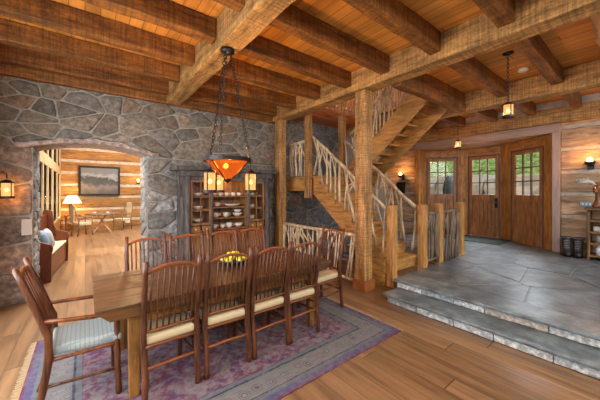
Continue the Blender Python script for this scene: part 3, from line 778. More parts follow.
# side table + lamp
t = thing('side_table', 'small side table carrying the lit lamp in the far corner', 'table', (-.40, 14.1, 0))
bx(-.25, .25, -.25, .25, .62, .66).build('tabletop', m_pew, t)
for sx in (-.2, .2):
    for sy in (-.2, .2): bx(sx - .02, sx + .02, sy - .02, sy + .02, 0, .62).build('leg', m_pew, t)
t = thing('table_lamp', 'lit table lamp with a pale pleated shade in the far room corner', 'lamp', (-.40, 14.1, .66))
MB().lathe([(0, 0), (.09, 0), (.09, .02), (.04, .05), (.07, .18), (.05, .32), (.015, .36), (.015, .52), (0, .52)], seg=18).build('base', m_branch, t, smooth=True)
MB().lathe([(.30, .46), (.29, .48), (.15, .75), (.14, .75), (.28, .47)], seg=24).build('lamp_shade', m_shade, t, smooth=True)
point('lamp_light_far', (-.40, 14.05, 1.35), 26, WARM, .08)
point('far_room_warm_fill', (1.6, 12.6, 4.0), 60, (1, .66, .34), .2)  # unseen warm fill added for the far logs, no fitting hangs here
point('far_room_warm_fill_b', (-.1, 13.4, 3.6), 22, (1, .6, .28), .2)  # smaller added fill near the far corner, also without a fitting
# sconce in far room + outlet
t = thing('wall_sconce', 'small lit wall sconce right of the picture in the far room', 'sconce', (1.92, 14.6, 2.05))
MB().box(-.05, .05, -.02, 0, -.12, .06).build('backplate', m_iron, t); MB().lathe([(.01, -.06), (.05, 0), (.05, .10), (.03, .10)], (0, -.08, 0), 12).build('shade', m_lant, t, smooth=True)
point('sconce_light_far', (1.92, 14.42, 2.1), 6, WARM)
tag(bx(1.42, 1.60, 14.54, 14.597, .16, .28).build('wall_outlet', plain('white_plastic', (.7, .68, .62), .4), bevel=.004), 'white outlet low on the far log wall, right of the round table', 'outlet')

# ------------------------------------------------------------------ rug
def rug_mat(hx, hy):
    q = NT('faded_rug'); v = q.coord(); sp = q.new('SeparateXYZ'); q.t.links.new(v, sp.inputs[0])
    wv = q.math('MULTIPLY', q.math('SUBTRACT', q.noise(v, 26, 2), .5), .012)
    ex = q.math('SUBTRACT', hx, q.math('ABSOLUTE', sp.outputs[0])); ey = q.math('SUBTRACT', hy, q.math('ABSOLUTE', sp.outputs[1]))
    e = q.math('ADD', q.math('MINIMUM', ex, ey), wv)
    es = q.math('DIVIDE', e, .6, clamp=True)
    MAG = (.20, .06, .13); GB = (.17, .20, .23); LG = (.25, .25, .245); DK = (.06, .07, .10); PU = (.17, .06, .12); BL = (.07, .14, .20)
    band = q.ramp(es, [(0, MAG), (.035, (.13, .12, .24)), (.12, GB), (.19, DK), (.21, LG), (.50, (.20, .22, .24)), (.53, DK), (.56, GB), (.63, PU), (.66, (.16, .075, .12))], 'CONSTANT')
    infield = q.math('GREATER_THAN', e, .385)
    inborder = q.math('MULTIPLY', q.math('GREATER_THAN', e, .125), q.math('LESS_THAN', e, .31))
    # border medallions
    vo = q.new('TexVoronoi', feature='F1'); vo.inputs['Scale'].default_value = 7.5; vo.inputs['Randomness'].default_value = .35; q.t.links.new(v, vo.inputs['Vector'])
    med = q.ramp(vo.outputs['Distance'], [(.0, (.36, .33, .29)), (.13, DK), (.20, (.28, .23, .24)), (.30, (.12, .15, .19)), (.36, LG), (.60, (.24, .25, .25))], 'CONSTANT')
    band = q.mix(q.math('MULTIPLY', inborder, .62), band, med)
    # field: blotchy florals
    v3 = q.new('TexVoronoi', feature='F1'); v3.inputs['Scale'].default_value = 5.5; q.t.links.new(v, v3.inputs['Vector'])
    n1 = q.noise(v, 5.0, 5, .65); n2 = q.noise(v, 17, 4, .7); n3 = q.noise(v, 2.1, 3)
    f = q.ramp(n1, [(.30, BL), (.38, (.13, .10, .22)), (.45, PU), (.53, (.22, .10, .15)), (.60, (.30, .23, .24)), (.68, (.16, .19, .24))])
    fl_ = q.ramp(v3.outputs['Distance'], [(.0, (.38, .28, .18)), (.09, (.08, .12, .20)), (.20, (.27, .13, .17)), (.27, (.30, .27, .27)), (.32, (0.12, .06, .11))], 'CONSTANT')
    f = q.mix(q.math('MULTIPLY', q.math('LESS_THAN', v3.outputs['Distance'], .34), .45), f, fl_)
    f = q.mix(q.math('MULTIPLY', q.ramp(n2, [(.46, (0, 0, 0)), (.64, (1, 1, 1))]), .55), f, (.38, .35, .35))
    c = q.mix(infield, band, f)
    v2 = q.noise(q.coord((9, 160, 1)), 1, 2)
    wear = q.math('MULTIPLY', q.ramp(q.math('MULTIPLY', n2, q.math('ADD', n3, .5)), [(.40, (0, 0, 0)), (.72, (1, 1, 1))]), .7)
    c = q.mix(wear, c, (.27, .27, .28)); c = q.mix(1.0, c, q.ramp(v2, [(.3, (.72, .72, .72)), (.6, (1.1, 1.1, 1.1))]), 'MULTIPLY')
    c = q.mix(1.0, c, (.76, .70, .69), 'MULTIPLY'); q.base(c); q.rough(.92); q.b.inputs['Specular IOR Level'].default_value = .1; q.bump(v2, .4, .003); return q.m
rx0, rx1, ry0, ry1 = -.40, 2.835, 1.75, 4.0
hx, hy = (rx1 - rx0) / 2, (ry1 - ry0) / 2
t = thing('area_rug', 'faded purple and grey-blue oriental rug under the dining table', 'rug', ((rx0 + rx1) / 2, (ry0 + ry1) / 2, 0))
MB().beam(-hx, hx, -hy, hy, .001, .009, n=30, j=.0025).build('carpet', rug_mat(hx, hy), t)
fr = MB()
for s in (-1, 1):
    y = -hy
    while y < hy:
        x = s * hx; fr.tube([(x, y, .005), (x + s * random.uniform(.02, .035), y + random.uniform(-.006, .006), .003), (x + s * random.uniform(.04, .06), y + random.uniform(-.01, .01), .002)], .0014, 4); y += .014
f_ = fr.build('fringe', m_cream, t); f_['kind'] = 'stuff'

# ------------------------------------------------------------------ dining table
t = thing('dining_table', 'long rustic oak dining table with slanting plank ends', 'table', (0, 0, .009))
TX0, TX1, TY0, TY1 = .05, 2.34, 2.36, 3.39
tp = MB(); nb = 5; zt = .751
for k in range(nb):
    a = TY0 + (TY1 - TY0) * k / nb; b = TY0 + (TY1 - TY0) * (k + 1) / nb - (.0015 if k < nb - 1 else 0)
    tp.prism([(TX0, zt), (TX1, zt), (TX1 - .0, zt - .01), (TX1 - .09, zt - .095), (TX0 + .09, zt - .095), (TX0, zt - .01)], lambda u, v, w, a=a, b=b: (u, a + (b - a) * w, v))
tp.build('tabletop', m_table, t, bevel=.004)
MB().box(.32, 2.06, 2.46, 2.50, .56, .655).box(.32, 2.06, 3.25, 3.29, .56, .655).box(.30, .34, 2.50, 3.25, .56, .655).box(2.04, 2.08, 2.50, 3.25, .56, .655).build('apron', m_tableZ, t, bevel=.004)
for x in (.255, 2.06):
    for y in (2.44, 3.24):
        def leg(u, v, w, x=x, y=y): k = .085 if w else .068; return (x + .045 + (u) * k / 2, y + .045 + v * k / 2, .655 * w)
        MB().prism([(-1, -1), (1, -1), (1, 1), (-1, 1)], leg).build('leg', m_tableZ, t, bevel=.006)
# fruit bowl
bc = Vector((1.36, 2.98, .761))
tag(MB().lathe([(0, 0), (.08, 0), (.15, .02), (.195, .055), (.205, .06), (.195, .066), (.145, .036), (.07, .016), (0, .014)], seg=28).build('fruit_bowl', plain('dark_bowl', (.035, .03, .03), .35), smooth=True, loc=bc), 'dark shallow bowl of yellow fruit on the dining table', 'bowl')
m_lem = plain('lemon_skin', (.78, .62, .03), .4, noise=30)
lem = MB().lathe([(0, -.045), (.008, -.042), (.026, -.028), (.034, 0), (.026, .028), (.008, .042), (0, .045)], seg=14)
lem0 = None
for i in range(11):
    a = i * 2.0 + .3; r = .125 if i < 7 else .06; z = .062 if i < 7 else .09
    if i == 10: r, z = .005, .104
    loc = (bc.x + r * math.cos(a * .9), bc.y + r * math.sin(a * .9), bc.z + z)
    if lem0 is None: o = lem0 = lem.build('lemon', m_lem, smooth=True)
    else: o = lem0.copy(); C.objects.link(o)
    o.location = loc; o.rotation_euler = (R(80 + 13 * i), R(20 * i), R(47 * i)); tag(o, 'yellow lemon in the dark bowl on the dining table', 'lemon', 'lemons in the bowl')

# ------------------------------------------------------------------ hickory chairs
m_check = NT('blue_check_cloth'); _v = m_check.coord(); _s = m_check.new('SeparateXYZ'); m_check.t.links.new(_v, _s.inputs[0])
_fx = m_check.math('LESS_THAN', m_check.math('FRACT', m_check.math('MULTIPLY', _s.outputs[0], 36)), .28)
_fy = m_check.math('LESS_THAN', m_check.math('FRACT', m_check.math('MULTIPLY', _s.outputs[1], 36)), .28)
m_check.base(m_check.mix(m_check.math('MULTIPLY', m_check.math('MAXIMUM', _fx, _fy), .6), (.34, .36, .34), (.15, .21, .23))); m_check.rough(.9); m_check = m_check.m
def knobby(pts, rs, j=.10, k=3):
    P, Q = [], []
    for i in range(len(pts) - 1):
        for s in range(k):
            u = s / k; P.append(tuple(a + random.uniform(-.0022, .0022) for a in lp(pts[i], pts[i + 1], u))); Q.append((rs[i] + (rs[i + 1] - rs[i]) * u) * random.uniform(1 - j, 1 + j * 1.3))
    P.append(pts[-1]); Q.append(rs[-1]); P[0] = pts[0]; return P, Q
def chair(label, loc, rz, arms=False, cloth=None, w=.196, seed=0, group=None):
    random.seed(seed); cloth = cloth or m_cream; H = 1.06; D = .40
    t = thing('dining_armchair' if arms else 'dining_chair', label, 'chair', loc, rz, group)
    fw = w + (.015 if arms else -.016); rk = .125 if arms else .05
    for s in (-1, 1):
        MB().tube(*knobby([(s * w, -.05 - (.03 if arms else 0), 0), (s * (w - .004), -.035, .18), (s * (w + .003), 0.0, .42), (s * w, -.005, .58), (s * (w + .004), -.02 - rk * .45, .80), (s * w, -.04 - rk, H)],
                  [.024, .022, .026, .023, .0215, .0185]), 9).lathe([(.017, 0), (.012, .012), (0, .015)], (s * w, -.04 - rk, H), 9).build('back_post', m_bark, t, smooth=True)
        zt_ = .66 if arms else .415
        MB().tube(*knobby([(s * fw, D + .01, 0), (s * (fw - .003), D, .2), (s * fw, D - .005, zt_)], [.024, .021, .022], k=4), 9).build('leg', m_bark, t, smooth=True)
        for z in (.21, .30) if not arms else (.20,):
            stick((s * w, -.03, z + .02), (s * fw, D, z), .011, .012, 4, .004).build('side_stretcher', m_bark, t, smooth=True)
    zA = H - .03
    yb = lambda z: -.04 - rk * min(1, max(0, (z - .58) / (H - .58))) * 1.0 + .015
    pts = [(-w + .0 + 2 * w * i / 8, yb(zA) - .012 * math.sin(math.pi * i / 8), zA - .055 + .055 * math.sin(math.pi * i / 8) ** .8) for i in range(9)]
    m = MB()
    prof = []
    for i, (x, y, z) in enumerate(pts): prof.append([(x, y - .011, z - .013), (x, y + .011, z - .013), (x, y + .011, z + .013), (x, y - .011, z + .013)])
    vs = [p for q_ in prof for p in q_]; fs = [(4 * i + k, 4 * i + (k + 1) % 4, 4 * i + 4 + (k + 1) % 4, 4 * i + 4 + k) for i in range(8) for k in range(4)] + [(3, 2, 1, 0), (32, 33, 34, 35)]
    m.add(vs, fs).build('top_rail', m_rail, t, bevel=.006)
    zl = .52
    stick((-w, yb(zl) + .02, zl), (w, yb(zl) + .02, zl), .0135, .0135, 5, .003, 8).build('lower_rail', m_rail, t, smooth=True)
    ns = 8
    for k in range(ns):
        f = (k + 1) / (ns + 1); x = -w + 2 * w * f; ztop = zA - .055 + .055 * math.sin(math.pi * f) ** .8
        a = (x, yb(zl) + .02, zl); b = (x + random.uniform(-.004, .004), yb(ztop) - .01, ztop)
        md = lp(a, b, .5)
        bow = .01 if arms else .004
        MB().tube([a, (lp(a, b, .3)[0] + random.uniform(-.006, .006), lp(a, b, .3)[1] + bow, lp(a, b, .3)[2]), (md[0] + random.uniform(-.007, .007), md[1] + bow, md[2]), b], [.0078, .0070, .0076, .0066], 6).build('spindle', m_bark, t, smooth=True)
    for a, b, z in (((-w, -.01), (w, -.01), .405), ((-fw, D), (fw, D), .395), ((-w, -.01), (-fw, D), .40), ((w, -.01), (fw, D), .40)):
        stick((a[0], a[1], z), (b[0], b[1], z), .0145, .0145, 4, .002, 8).build('seat_rail', m_rail, t, smooth=True)
    stick((-w, -.03, .25), (w, -.03, .25), .013, .012, 5, .004).build('stretcher', m_rail, t, smooth=True)
    stick((-fw, D, .27), (fw, D, .27), .013, .012, 5, .004).build('stretcher', m_rail, t, smooth=True)
    cu = MB(); cu.prism([(-w + .01, -.012), (w - .01, -.012), (fw + .022, D + .03), (-fw - .022, D + .03)], lambda u, v, ww_: (u, v, .412 + .074 * ww_))
    o = cu.build('seat_cushion', cloth, t, bevel=.026)
    if arms:
        for s in (-1, 1):
            MB().tube([(s * w, -.055, .685), (s * (w + .03), .10, .67), (s * (fw + .03), .26, .655), (s * fw, D + .02, .655)], [.014, .016, .017, .014], 9).build('arm', m_rail, t, smooth=True)
    return t
NEAR = [(.545, 'hickory dining chair on the near side of the table, closest to the check armchair'),
        (1.012, 'hickory dining chair on the near side of the table, second from the check armchair'),
        (1.462, 'hickory dining chair on the near side of the table, third from the check armchair'),
        (1.885, 'hickory dining chair on the near side of the table, farthest right beside the rug corner')]
for i, (x, lab) in enumerate(NEAR): chair(lab, (x, 2.365, .009), R([1, -1.5, 1, -.5][i]), seed=10 + i, group='hickory dining chairs along the table')
FARC = [(.565, 'hickory dining chair on the wall side of the table, nearest the arched opening'),
        (1.02, 'hickory dining chair on the wall side of the table, second from the arched opening'),
        (1.485, 'hickory dining chair on the wall side of the table, before the open hutch shelves'),
        (1.925, 'hickory dining chair on the wall side of the table, nearest the stairs')]
for i, (x, lab) in enumerate(FARC): chair(lab, (x, 3.56, .009), R(180 + [1, 2, -2, -4][i]), seed=20 + i, group='hickory dining chairs along the table')
chair('hickory dining chair at the far end of the table, before the low branch railing', (2.72, 2.80, .009), R(92), seed=31)
chair('hickory armchair with blue check cushion at the near left end of the table', (-.20, 2.80, .009), R(-90), arms=True, cloth=m_check, w=.20, seed=41)

# ------------------------------------------------------------------ hutch
random.seed(5)
m_gbark = wood('grey_bark', (.10, .09, .084), 'Z', grain=1.5, rough=.8, bump=1.0, var=.5, knots=False, dist=.012)
m_hut = wood('hutch_wood', (.27, .13, .055), 'Z', rough=.45, bump=.2, var=.3)
m_hutin = wood('hutch_inside', (.25, .14, .065), 'Z', rough=.5, bump=.2, var=.3)
HX0, HX1, HY0, HY1 = 1.39, 3.12, 5.10, 5.47
t = thing('china_hutch', 'wide bark-clad china hutch with glass side doors against the stone wall', 'cabinet', (HX0, HY0, 0))
w_ = HX1 - HX0; dd = HY1 - HY0
b = MB(); b.box(0, w_, dd - .02, dd, 0, 1.9).box(0, .03, 0, dd, 0, 1.9).box(w_ - .03, w_, 0, dd, 0, 1.9)
c0, c1 = .50, 1.22
for a in (c0 - .02, c1): b.box(a, a + .02, .0, dd - .02, .0, 1.86)
b.box(0, w_, 0, dd, 1.86, 1.9).box(.0, w_, -.02, dd, .80, .83).box(.0, w_, 0, dd, .0, .08)
b.box(.03, w_ - .03, -.001, .018, 1.80, 1.86)
b.build('body', m_hutin, t)
MB().beam(.0, w_, -.03, .0, 1.80, 1.90, n=20, j=.006).build('frieze', m_gbark, t, bevel=.005)
for a in (-.035, w_ + .002): MB().beam(a, a + .033, -.01, dd, .0, 1.86, n=14, j=.004).build('side_panel', m_gbark, t, bevel=.005)
for z, z0_ in ((.0, 0),):
    for i, (a, e) in enumerate(((.09, .49), (.52, .86), (.88, 1.22), (1.25, w_ - .09))):
        dr = bx(a, e, -.02, -.002, .10, .78).build('door', m_hut, t, bevel=.006)
        MB().lathe([(0, 0), (.012, 0), (.018, .02), (0, .03)], seg=10).build('knob', m_gbark, dr)
        dr.children[0].rotation_euler = (R(90), 0, 0); dr.children[0].location = ((a + e) / 2, -.02, .6)
for a in (.10, .30, c1 + .03, c1 + .225):
    dr = bx(a, a + .175, -.018, .0, .835, .955).build('drawer', m_hut, t, bevel=.006)
    MB().lathe([(0, 0), (.010, 0), (.016, .02), (0, .03)], seg=10).build('knob', m_cream, dr)
    dr.children[0].rotation_euler = (R(90), 0, 0); dr.children[0].location = (a + .088, -.018, .895)
for a, e in ((.10, .47), (c1 + .03, c1 + .40)):
    f_ = MB().box(a, a + .035, -.018, 0, .97, 1.80).box(e - .035, e, -.018, 0, .97, 1.80).box(a + .035, e - .035, -.018, 0, .97, 1.01).box(a + .035, e - .035, -.018, 0, 1.76, 1.80)
    f_.box((a + e) / 2 - .008, (a + e) / 2 + .008, -.014, -.002, 1.01, 1.76)
    for zz in (1.26, 1.51): f_.box(a + .035, e - .035, -.014, -.002, zz - .007, zz + .007)
    dr = f_.build('glass_door', m_hutin, t); bx(a + .035, e - .035, -.008, -.005, 1.01, 1.76).build('glass', m_glass, dr)
SH = [.865, 1.08, 1.29, 1.50]
for z in SH:
    bx(c0, c1, .01, dd - .02, z - .02, z).build('shelf', m_hut, t)
for z in (1.0, 1.24, 1.49):
    bx(.03, c0 - .02, .03, dd - .02, z - .018, z).build('shelf', m_hut, t); bx(c1 + .02, w_ - .03, .03, dd - .02, z - .018, z).build('shelf', m_hut, t)
for x in (.04, w_ - .04, ):
    stick((x, -.04, .0), (x, -.04, 1.88), .058, .052, 12, .005, 10).build('bark_column', m_gbark, t, smooth=True)
for x in (c0 - .01, c1 + .01):
    stick((x, -.03, .83), (x, -.03, 1.86), .026, .024, 10, .004, 8).build('bark_column', m_gbark, t, smooth=True)
stick((-.06, .0, 1.5), (-.12, -.02, 1.92), .022, .016, 5, .01).build('bark_bracket', m_gbark, t, smooth=True)
stick((w_ + .05, .0, 1.5), (w_ + .14, -.02, 1.92), .022, .016, 5, .01).build('bark_bracket', m_gbark, t, smooth=True)
MB().beam(-.06, w_ + .06, -.07, dd, 1.86, 1.97, n=22, j=.008).beam(-.16, w_ + .18, -.13, dd + .0, 1.97, 2.04, n=22, j=.01).build('crown', m_gbark, t, bevel=.01)
m_china = plain('white_china', (.68, .65, .58), .25)
CUP = [(0, 0), (.022, 0), (.036, .015), (.042, .06), (.038, .06), (.032, .018), (0, .012)]
BOWL = [(0, 0), (.035, 0), (.09, .045), (.10, .075), (.094, .075), (.08, .045), (0, .012)]
PLAT = [(0, 0), (.06, 0), (.12, .035), (.125, .045), (.12, .045), (.05, .014), (0, .012)]
def dish(name, prof, x, z, lab, cat, y=.14, k=1, handle=False, sx=1):
    o = MB().lathe([(r * k, h * k) for r, h in prof], seg=18, sx=sx).build(name, m_china, smooth=True, loc=(HX0 + x, HY0 + y, z + .001)); tag(o, lab, cat)
    if handle:
        MB().tube([(.036 * k, 0, .05 * k), (.062 * k, 0, .046 * k), (.060 * k, 0, .022 * k), (.034 * k, 0, .016 * k)], .006, 6).build('handle', m_china, o, smooth=True)
on = ['first', 'second', 'third', 'fourth', 'fifth']
for i in range(5): dish('teacup', CUP, .58 + i * .135, 1.50, f'{on[i]} white cup from the left on the top open shelf of the hutch', 'cup', handle=True, k=1.1)
dish('sugar_bowl', CUP, .64, 1.29, 'white lidded cup left of the platter on the second open shelf of the hutch', 'bowl', handle=True, k=1.4)
dish('serving_platter', PLAT, .96, 1.29, 'wide white oval dish on the second open shelf of the hutch', 'dish', sx=1.35, k=1.1)
dish('gravy_boat', CUP, .62, 1.08, 'white boat-shaped cup at the left of the third open shelf of the hutch', 'cup', handle=True, k=1.5)
dish('teacup', CUP, .83, 1.08, 'plain white cup in the middle of the third open shelf of the hutch', 'cup', handle=True, k=1.5)
dish('serving_bowl', BOWL, 1.08, 1.08, 'white bowl at the right of the third open shelf, under another bowl', 'bowl')
dish('serving_bowl', BOWL, 1.08, 1.157, 'white bowl stacked on top of another bowl on the third open shelf', 'bowl', k=.85)
dish('teacup', CUP, .60, .865, 'white cup at the left of the lowest open shelf of the hutch', 'cup', handle=True, k=1.3)
dish('teacup', CUP, .76, .865, 'white cup left of centre on the lowest open shelf of the hutch', 'cup', handle=True, k=1.3)
dish('milk_jug', CUP, .90, .865, 'white jug in the centre of the lowest open shelf of the hutch', 'jug', handle=True, k=1.6)
dish('serving_bowl', BOWL, 1.10, .865, 'white bowl at the right of the lowest open shelf of the hutch', 'bowl')
for z, nm in ((1.0, 'bottom'), (1.24, 'middle'), (1.49, 'top')):
    dish('glass_dish', BOWL, .28, z, f'pale dish on the {nm} shelf behind the left glass door of the hutch', 'dish', y=.16)
    dish('glass_dish', CUP, c1 + .2, z, f'pale cup on the {nm} shelf behind the right glass door of the hutch', 'cup', y=.16, k=1.4)
point('hutch_cabinet_light', (HX0 + .86, HY0 + .2, 1.83), 2.2, WARM, .02)

# ------------------------------------------------------------------ lit lanterns
def glowmat(name, col, st, tr):
    q = NT(name); o_ = [n for n in q.n if n.type == 'OUTPUT_MATERIAL'][0]
    e = q.new('Emission'); n = q.noise(q.coord(), 9, 3)
    q.t.links.new(q.ramp(n, [(.3, sc(col, .75)), (.7, sc(col, 1.2))]), e.inputs[0]); e.inputs[1].default_value = st
    tt = q.new('BsdfTransparent'); tt.inputs[0].default_value = (*tr, 1); mx = q.new('MixShader'); mx.inputs[0].default_value = .5
    q.t.links.new(tt.outputs[0], mx.inputs[1]); q.t.links.new(e.outputs[0], mx.inputs[2]); q.t.links.new(mx.outputs[0], o_.inputs[0]); q.n.remove(q.b)
    return q.m
m_mica = glowmat('lit_mica', (1.0, .17, .02), .75, (1, .30, .06))
m_lant = glowmat('lit_amber_glass', (1.0, .50, .18), 1.25, (1, .65, .32))
def chain(mb, a, b, r=.0028, L=.034):
    a, b = Vector(a), Vector(b); d = b - a; n = max(2, int(d.length / (L * .8))); u = d.normalized()
    s = u.cross(Vector((0, 1, 0))).normalized(); w = u.cross(s)
    for i in range(n):
        c = a + d * ((i + .5) / n); p = s if i % 2 else w; hl = d.length / n * .62
        pts = [c + u * (hl * math.cos(k * math.pi / 4)) + p * (.35 * L * math.sin(k * math.pi / 4)) for k in range(9)]
        mb.tube(pts, r, 4, cap=False)
    return mb
def lantern_parts(t, cx, cy, z1, z0, r, light=6):
    """glass from z0 to z1 with cap, base and four straps"""
    b = MB(); b.lathe([(0, z1 + .045), (r * .45, z1 + .035), (r * 1.15, z1 + .002), (r * 1.15, z1 - .006), (r * .3, z1)], (cx, cy, 0), 16)
    b.build('cap', m_iron, t)
    MB().lathe([(0, z0 - .02), (r * 1.12, z0 - .02), (r * 1.12, z0 + .012), (r * 1.0, z0 + .012), (0, z0)], (cx, cy, 0), 16).build('base', m_iron, t)
    MB().lathe([(r * .95, z0), (r * .95, z1)], (cx, cy, 0), 16).build('glass', m_lant, t, smooth=True)
    for k in range(4):
        a = R(45 + 90 * k); x, y = cx + r * math.cos(a), cy + r * math.sin(a); bx(x - .005, x + .005, y - .005, y + .005, z0, z1).build('strap', m_iron, t)
    MB().lathe([(0, -.024), (.018, -.014), (.022, 0), (.014, .02), (0, .028)], (cx, cy, (z0 + z1) / 2), 10).build('bulb', m_bulb, t, smooth=True)
CX, CY = 1.27, 2.95
t = thing('chandelier', 'bowl chandelier of amber mica on three chains with three small lanterns', 'chandelier', (CX, CY, 3.20))
ZR, ZTIP = 1.95 - 3.2, 1.72 - 3.2
MB().lathe([(0, 0), (.075, 0), (.078, -.03), (.03, -.055), (.0, -.06)], seg=20).build('canopy', m_iron, t, smooth=True)
MB().lathe([(.245, ZR), (.04, ZTIP + .015)], seg=24).build('bowl', m_mica, t)
MB().lathe([(.238, ZR - .02), (.262, ZR - .02), (.268, ZR + .022), (.245, ZR + .022), (.238, ZR - .02)], seg=32).build('rim', m_iron, t)
MB().lathe([(0, ZTIP - .03), (.012, ZTIP - .02), (.045, ZTIP), (.048, ZTIP + .02), (0, ZTIP + .02)], seg=14).build('finial', m_iron, t)
Rv, Fv = Vector((.787, -.617, 0)), Vector((.617, .787, 0))
for k, th in enumerate((0, -118, 128)):
    dv = Rv * math.cos(R(th)) + Fv * math.sin(R(th)); p = dv * .255
    for off in (-22, 22):
        e = Rv * math.cos(R(th + off)) + Fv * math.sin(R(th + off))
    MB().tube([dv * .25 + Vector((0, 0, ZR)), dv * .045 + Vector((0, 0, ZTIP + .015))], .008, 6).build('rib', m_iron, t)
    chain(MB(), dv * .035 + Vector((0, 0, -.05)), dv * .25 + Vector((0, 0, ZR + .02)), r=.0045, L=.045).build('chain', m_iron, t)
    q_ = dv * .262
    MB().tube([dv * .258 + Vector((0, 0, ZR)), q_ + Vector((0, 0, ZR - .02)), q_ + Vector((0, 0, 1.835 - 3.2))], .005, 6).build('hanger', m_iron, t)
    lantern_parts(t, q_.x, q_.y, 1.795 - 3.2, 1.60 - 3.2, .062)
    point('chandelier_lantern_light', (CX + q_.x, CY + q_.y, 1.75), 2.2, WARM, .02)
MB().lathe([(0, -.03), (.03, -.01), (.03, .015), (0, .035)], (-.03, -.02, 1.875 - 3.2), 12).build('bulb', m_bulb, t, smooth=True)
point('chandelier_bowl_light', (CX, CY, 1.93), 45, WARM, .03)

def pendant(label, x, y, ztop, zc, chainy=True):
    t = thing('pendant_lantern', label, 'pendant light', (x, y, ztop))
    MB().lathe([(0, 0), (.065, 0), (.065, -.015), (.02, -.035), (0, -.04)], seg=18).build('canopy', m_iron, t, smooth=True)
    z1 = zc + .08 - ztop; z0 = zc - .08 - ztop
    if chainy: chain(MB(), (0, 0, -.03), (0, 0, z1 + .04), r=.0035, L=.04).build('chain', m_iron, t)
    else: MB().tube([(0, 0, -.03), (0, 0, z1 + .04)], .006, 6).build('stem', m_iron, t)
    lantern_parts(t, 0, 0, z1, z0, .065)
    point('pendant_light', (x, y, zc - .04), 15, WARM, .03)
pendant('hanging lantern on a long chain over the slate entry floor', 4.725, 1.24, ZC, 2.74)
pendant('small hanging lantern before the cedar header of the entry doors', 7.2, 2.9, ZC, 2.74, False)

# wall lantern on the stone pier, left edge
t = thing('wall_lantern', 'lit lantern on an iron arm at the left end of the stone wall', 'wall light', (-.97, 5.30, 1.80))
MB().box(0, .02, -.04, .04, -.10, .10).build('backplate', m_iron, t)
MB().tube([(.02, 0, .04), (.10, 0, .05), (.145, 0, .03), (.145, 0, -.03)], .008, 6).build('arm', m_iron, t)
lantern_parts(t, .145, 0, -.09, -.28, .07)
point('wall_lantern_light', (-.97 + .145, 5.30, 1.62), 18, WARM, .03)
tag(MB().box(-.71, -.60, 5.475, 5.49, 1.0 - .03, 1.20).build('light_switch', plain('beige_plate', (.50, .44, .37), .5), bevel=.004), 'beige switch plate on the stone pier by the arched opening', 'switch')

# ------------------------------------------------------------------ entry wall things
def sconce(label, y, z, power, base_c=None):
    t = thing('wall_sconce', label, 'wall light', (8.2, y, z))
    MB().box(-.02, 0, -.05, .05, -.16, .03).build('backplate', m_iron, t, bevel=.004)
    MB().tube([(-.02, 0, -.08), (-.12, 0, -.10), (-.16, 0, -.04)], .012, 7).build('arm', m_iron, t, smooth=True)
    MB().lathe([(0, -.10), (.03, -.09), (.075, -.05), (.085, -.01), (.07, -.01), (0, -.05)], (-.16, 0, 0), 16).build('cup', m_iron, t, smooth=True)
    MB().lathe([(0, -.03), (.04, -.01), (.05, .03), (.035, .07), (0, .085)], (-.16, 0, 0), 14).build('bulb', plain('lit_globe', (1, .8, .5), .5, emit=(1, .55, .2), es=5), t, smooth=True)
    point('sconce_light', (8.2 - .24, y, z + .10), power, (1, .42, .12), .03)
sconce('lit wall sconce on the logs at the right edge, above the antlered figure', .745, 2.20, 7)
sconce('lit wall sconce on the logs left of the entry doors, behind the stairs', 4.98, 2.12, 7)
t = thing('letter_box', 'dark iron letter box on the logs beneath the sconce left of the doors', 'letter box', (8.2, 5.02, 1.52))
MB().box(-.14, 0, -.12, .12, .0, .26).build('box', m_iron, t, bevel=.01); MB().prism([(0, .26), (-.16, .26), (-.10, .36), (0, .38)], lambda u, v, w: (u, -.13 + .26 * w, v)).build('lid', m_iron, t)
tag(bx(8.175, 8.198, .72, .90, 1.28, 1.38).build('switch_plate', plain('blue_grey_plate', (.16, .22, .25), .4, .4), bevel=.004), 'blue-grey switch plate on the logs above the shoe rack', 'switch')
for o_, dy in ((bpy.data.objects['switch_plate'], 0),):
    for k in range(3): bx(8.168, 8.175, .745 + k * .052, .765 + k * .052, 1.31, 1.35).build('toggle', plain('white_plastic', (.7, .68, .62), .4), o_)
# boots
m_boot = plain('boot_leather', (.022, .021, .022), .5, noise=12)
def boot(label, x, y, rz):
    t = thing('snow_boot', label, 'boot', (x, y, PZ + .002), rz, None); t.scale = (1.1, 1.3, 1.0)
    b = MB(); secs = []; seg = 14
    for cx_, z, rx_, ry_ in ((.06, .03, .15, .055), (.06, .06, .15, .056), (.035, .10, .115, .053), (.0, .15, .072, .052), (-.01, .22, .062, .055), (-.01, .30, .068, .060), (-.01, .37, .072, .064), (-.01, .375, .060, .052), (-.01, .30, .05, .045)):
        secs.append([(cx_ + rx_ * math.cos(2 * math.pi * k / seg), ry_ * math.sin(2 * math.pi * k / seg), z) for k in range(seg)])
    vs = [p for s_ in secs for p in s_]; fs = [(i * seg + k, i * seg + (k + 1) % seg, (i + 1) * seg + (k + 1) % seg, (i + 1) * seg + k) for i in range(len(secs) - 1) for k in range(seg)]
    fs += [tuple(range(seg - 1, -1, -1)), tuple((len(secs) - 1) * seg + k for k in range(seg))]
    b.add(vs, fs).build('shaft', m_boot, t, smooth=True)
    MB().lathe([(0, 0), (.155, 0), (.16, .03), (0, .03)], (.06, 0, 0), 18, sy=.38).build('sole', m_iron, t)
    l = MB()
    for k in range(6): z = .13 + k * .035; xx = .066 if k > 0 else .085; l.tube([(xx - .01, -.035, z), (xx + .004, 0, z + .012), (xx - .01, .035, z)], .005, 5)
    l.build('laces', plain('lace_grey', (.30, .32, .34), .7), t)
    MB().lathe([(.064, .355), (.082, .36), (.082, .385), (.064, .39)], (-.01, 0, 0), 16, sy=.92).build('cuff', plain('boot_cuff', (.10, .10, .105), .8, noise=20), t, smooth=True)
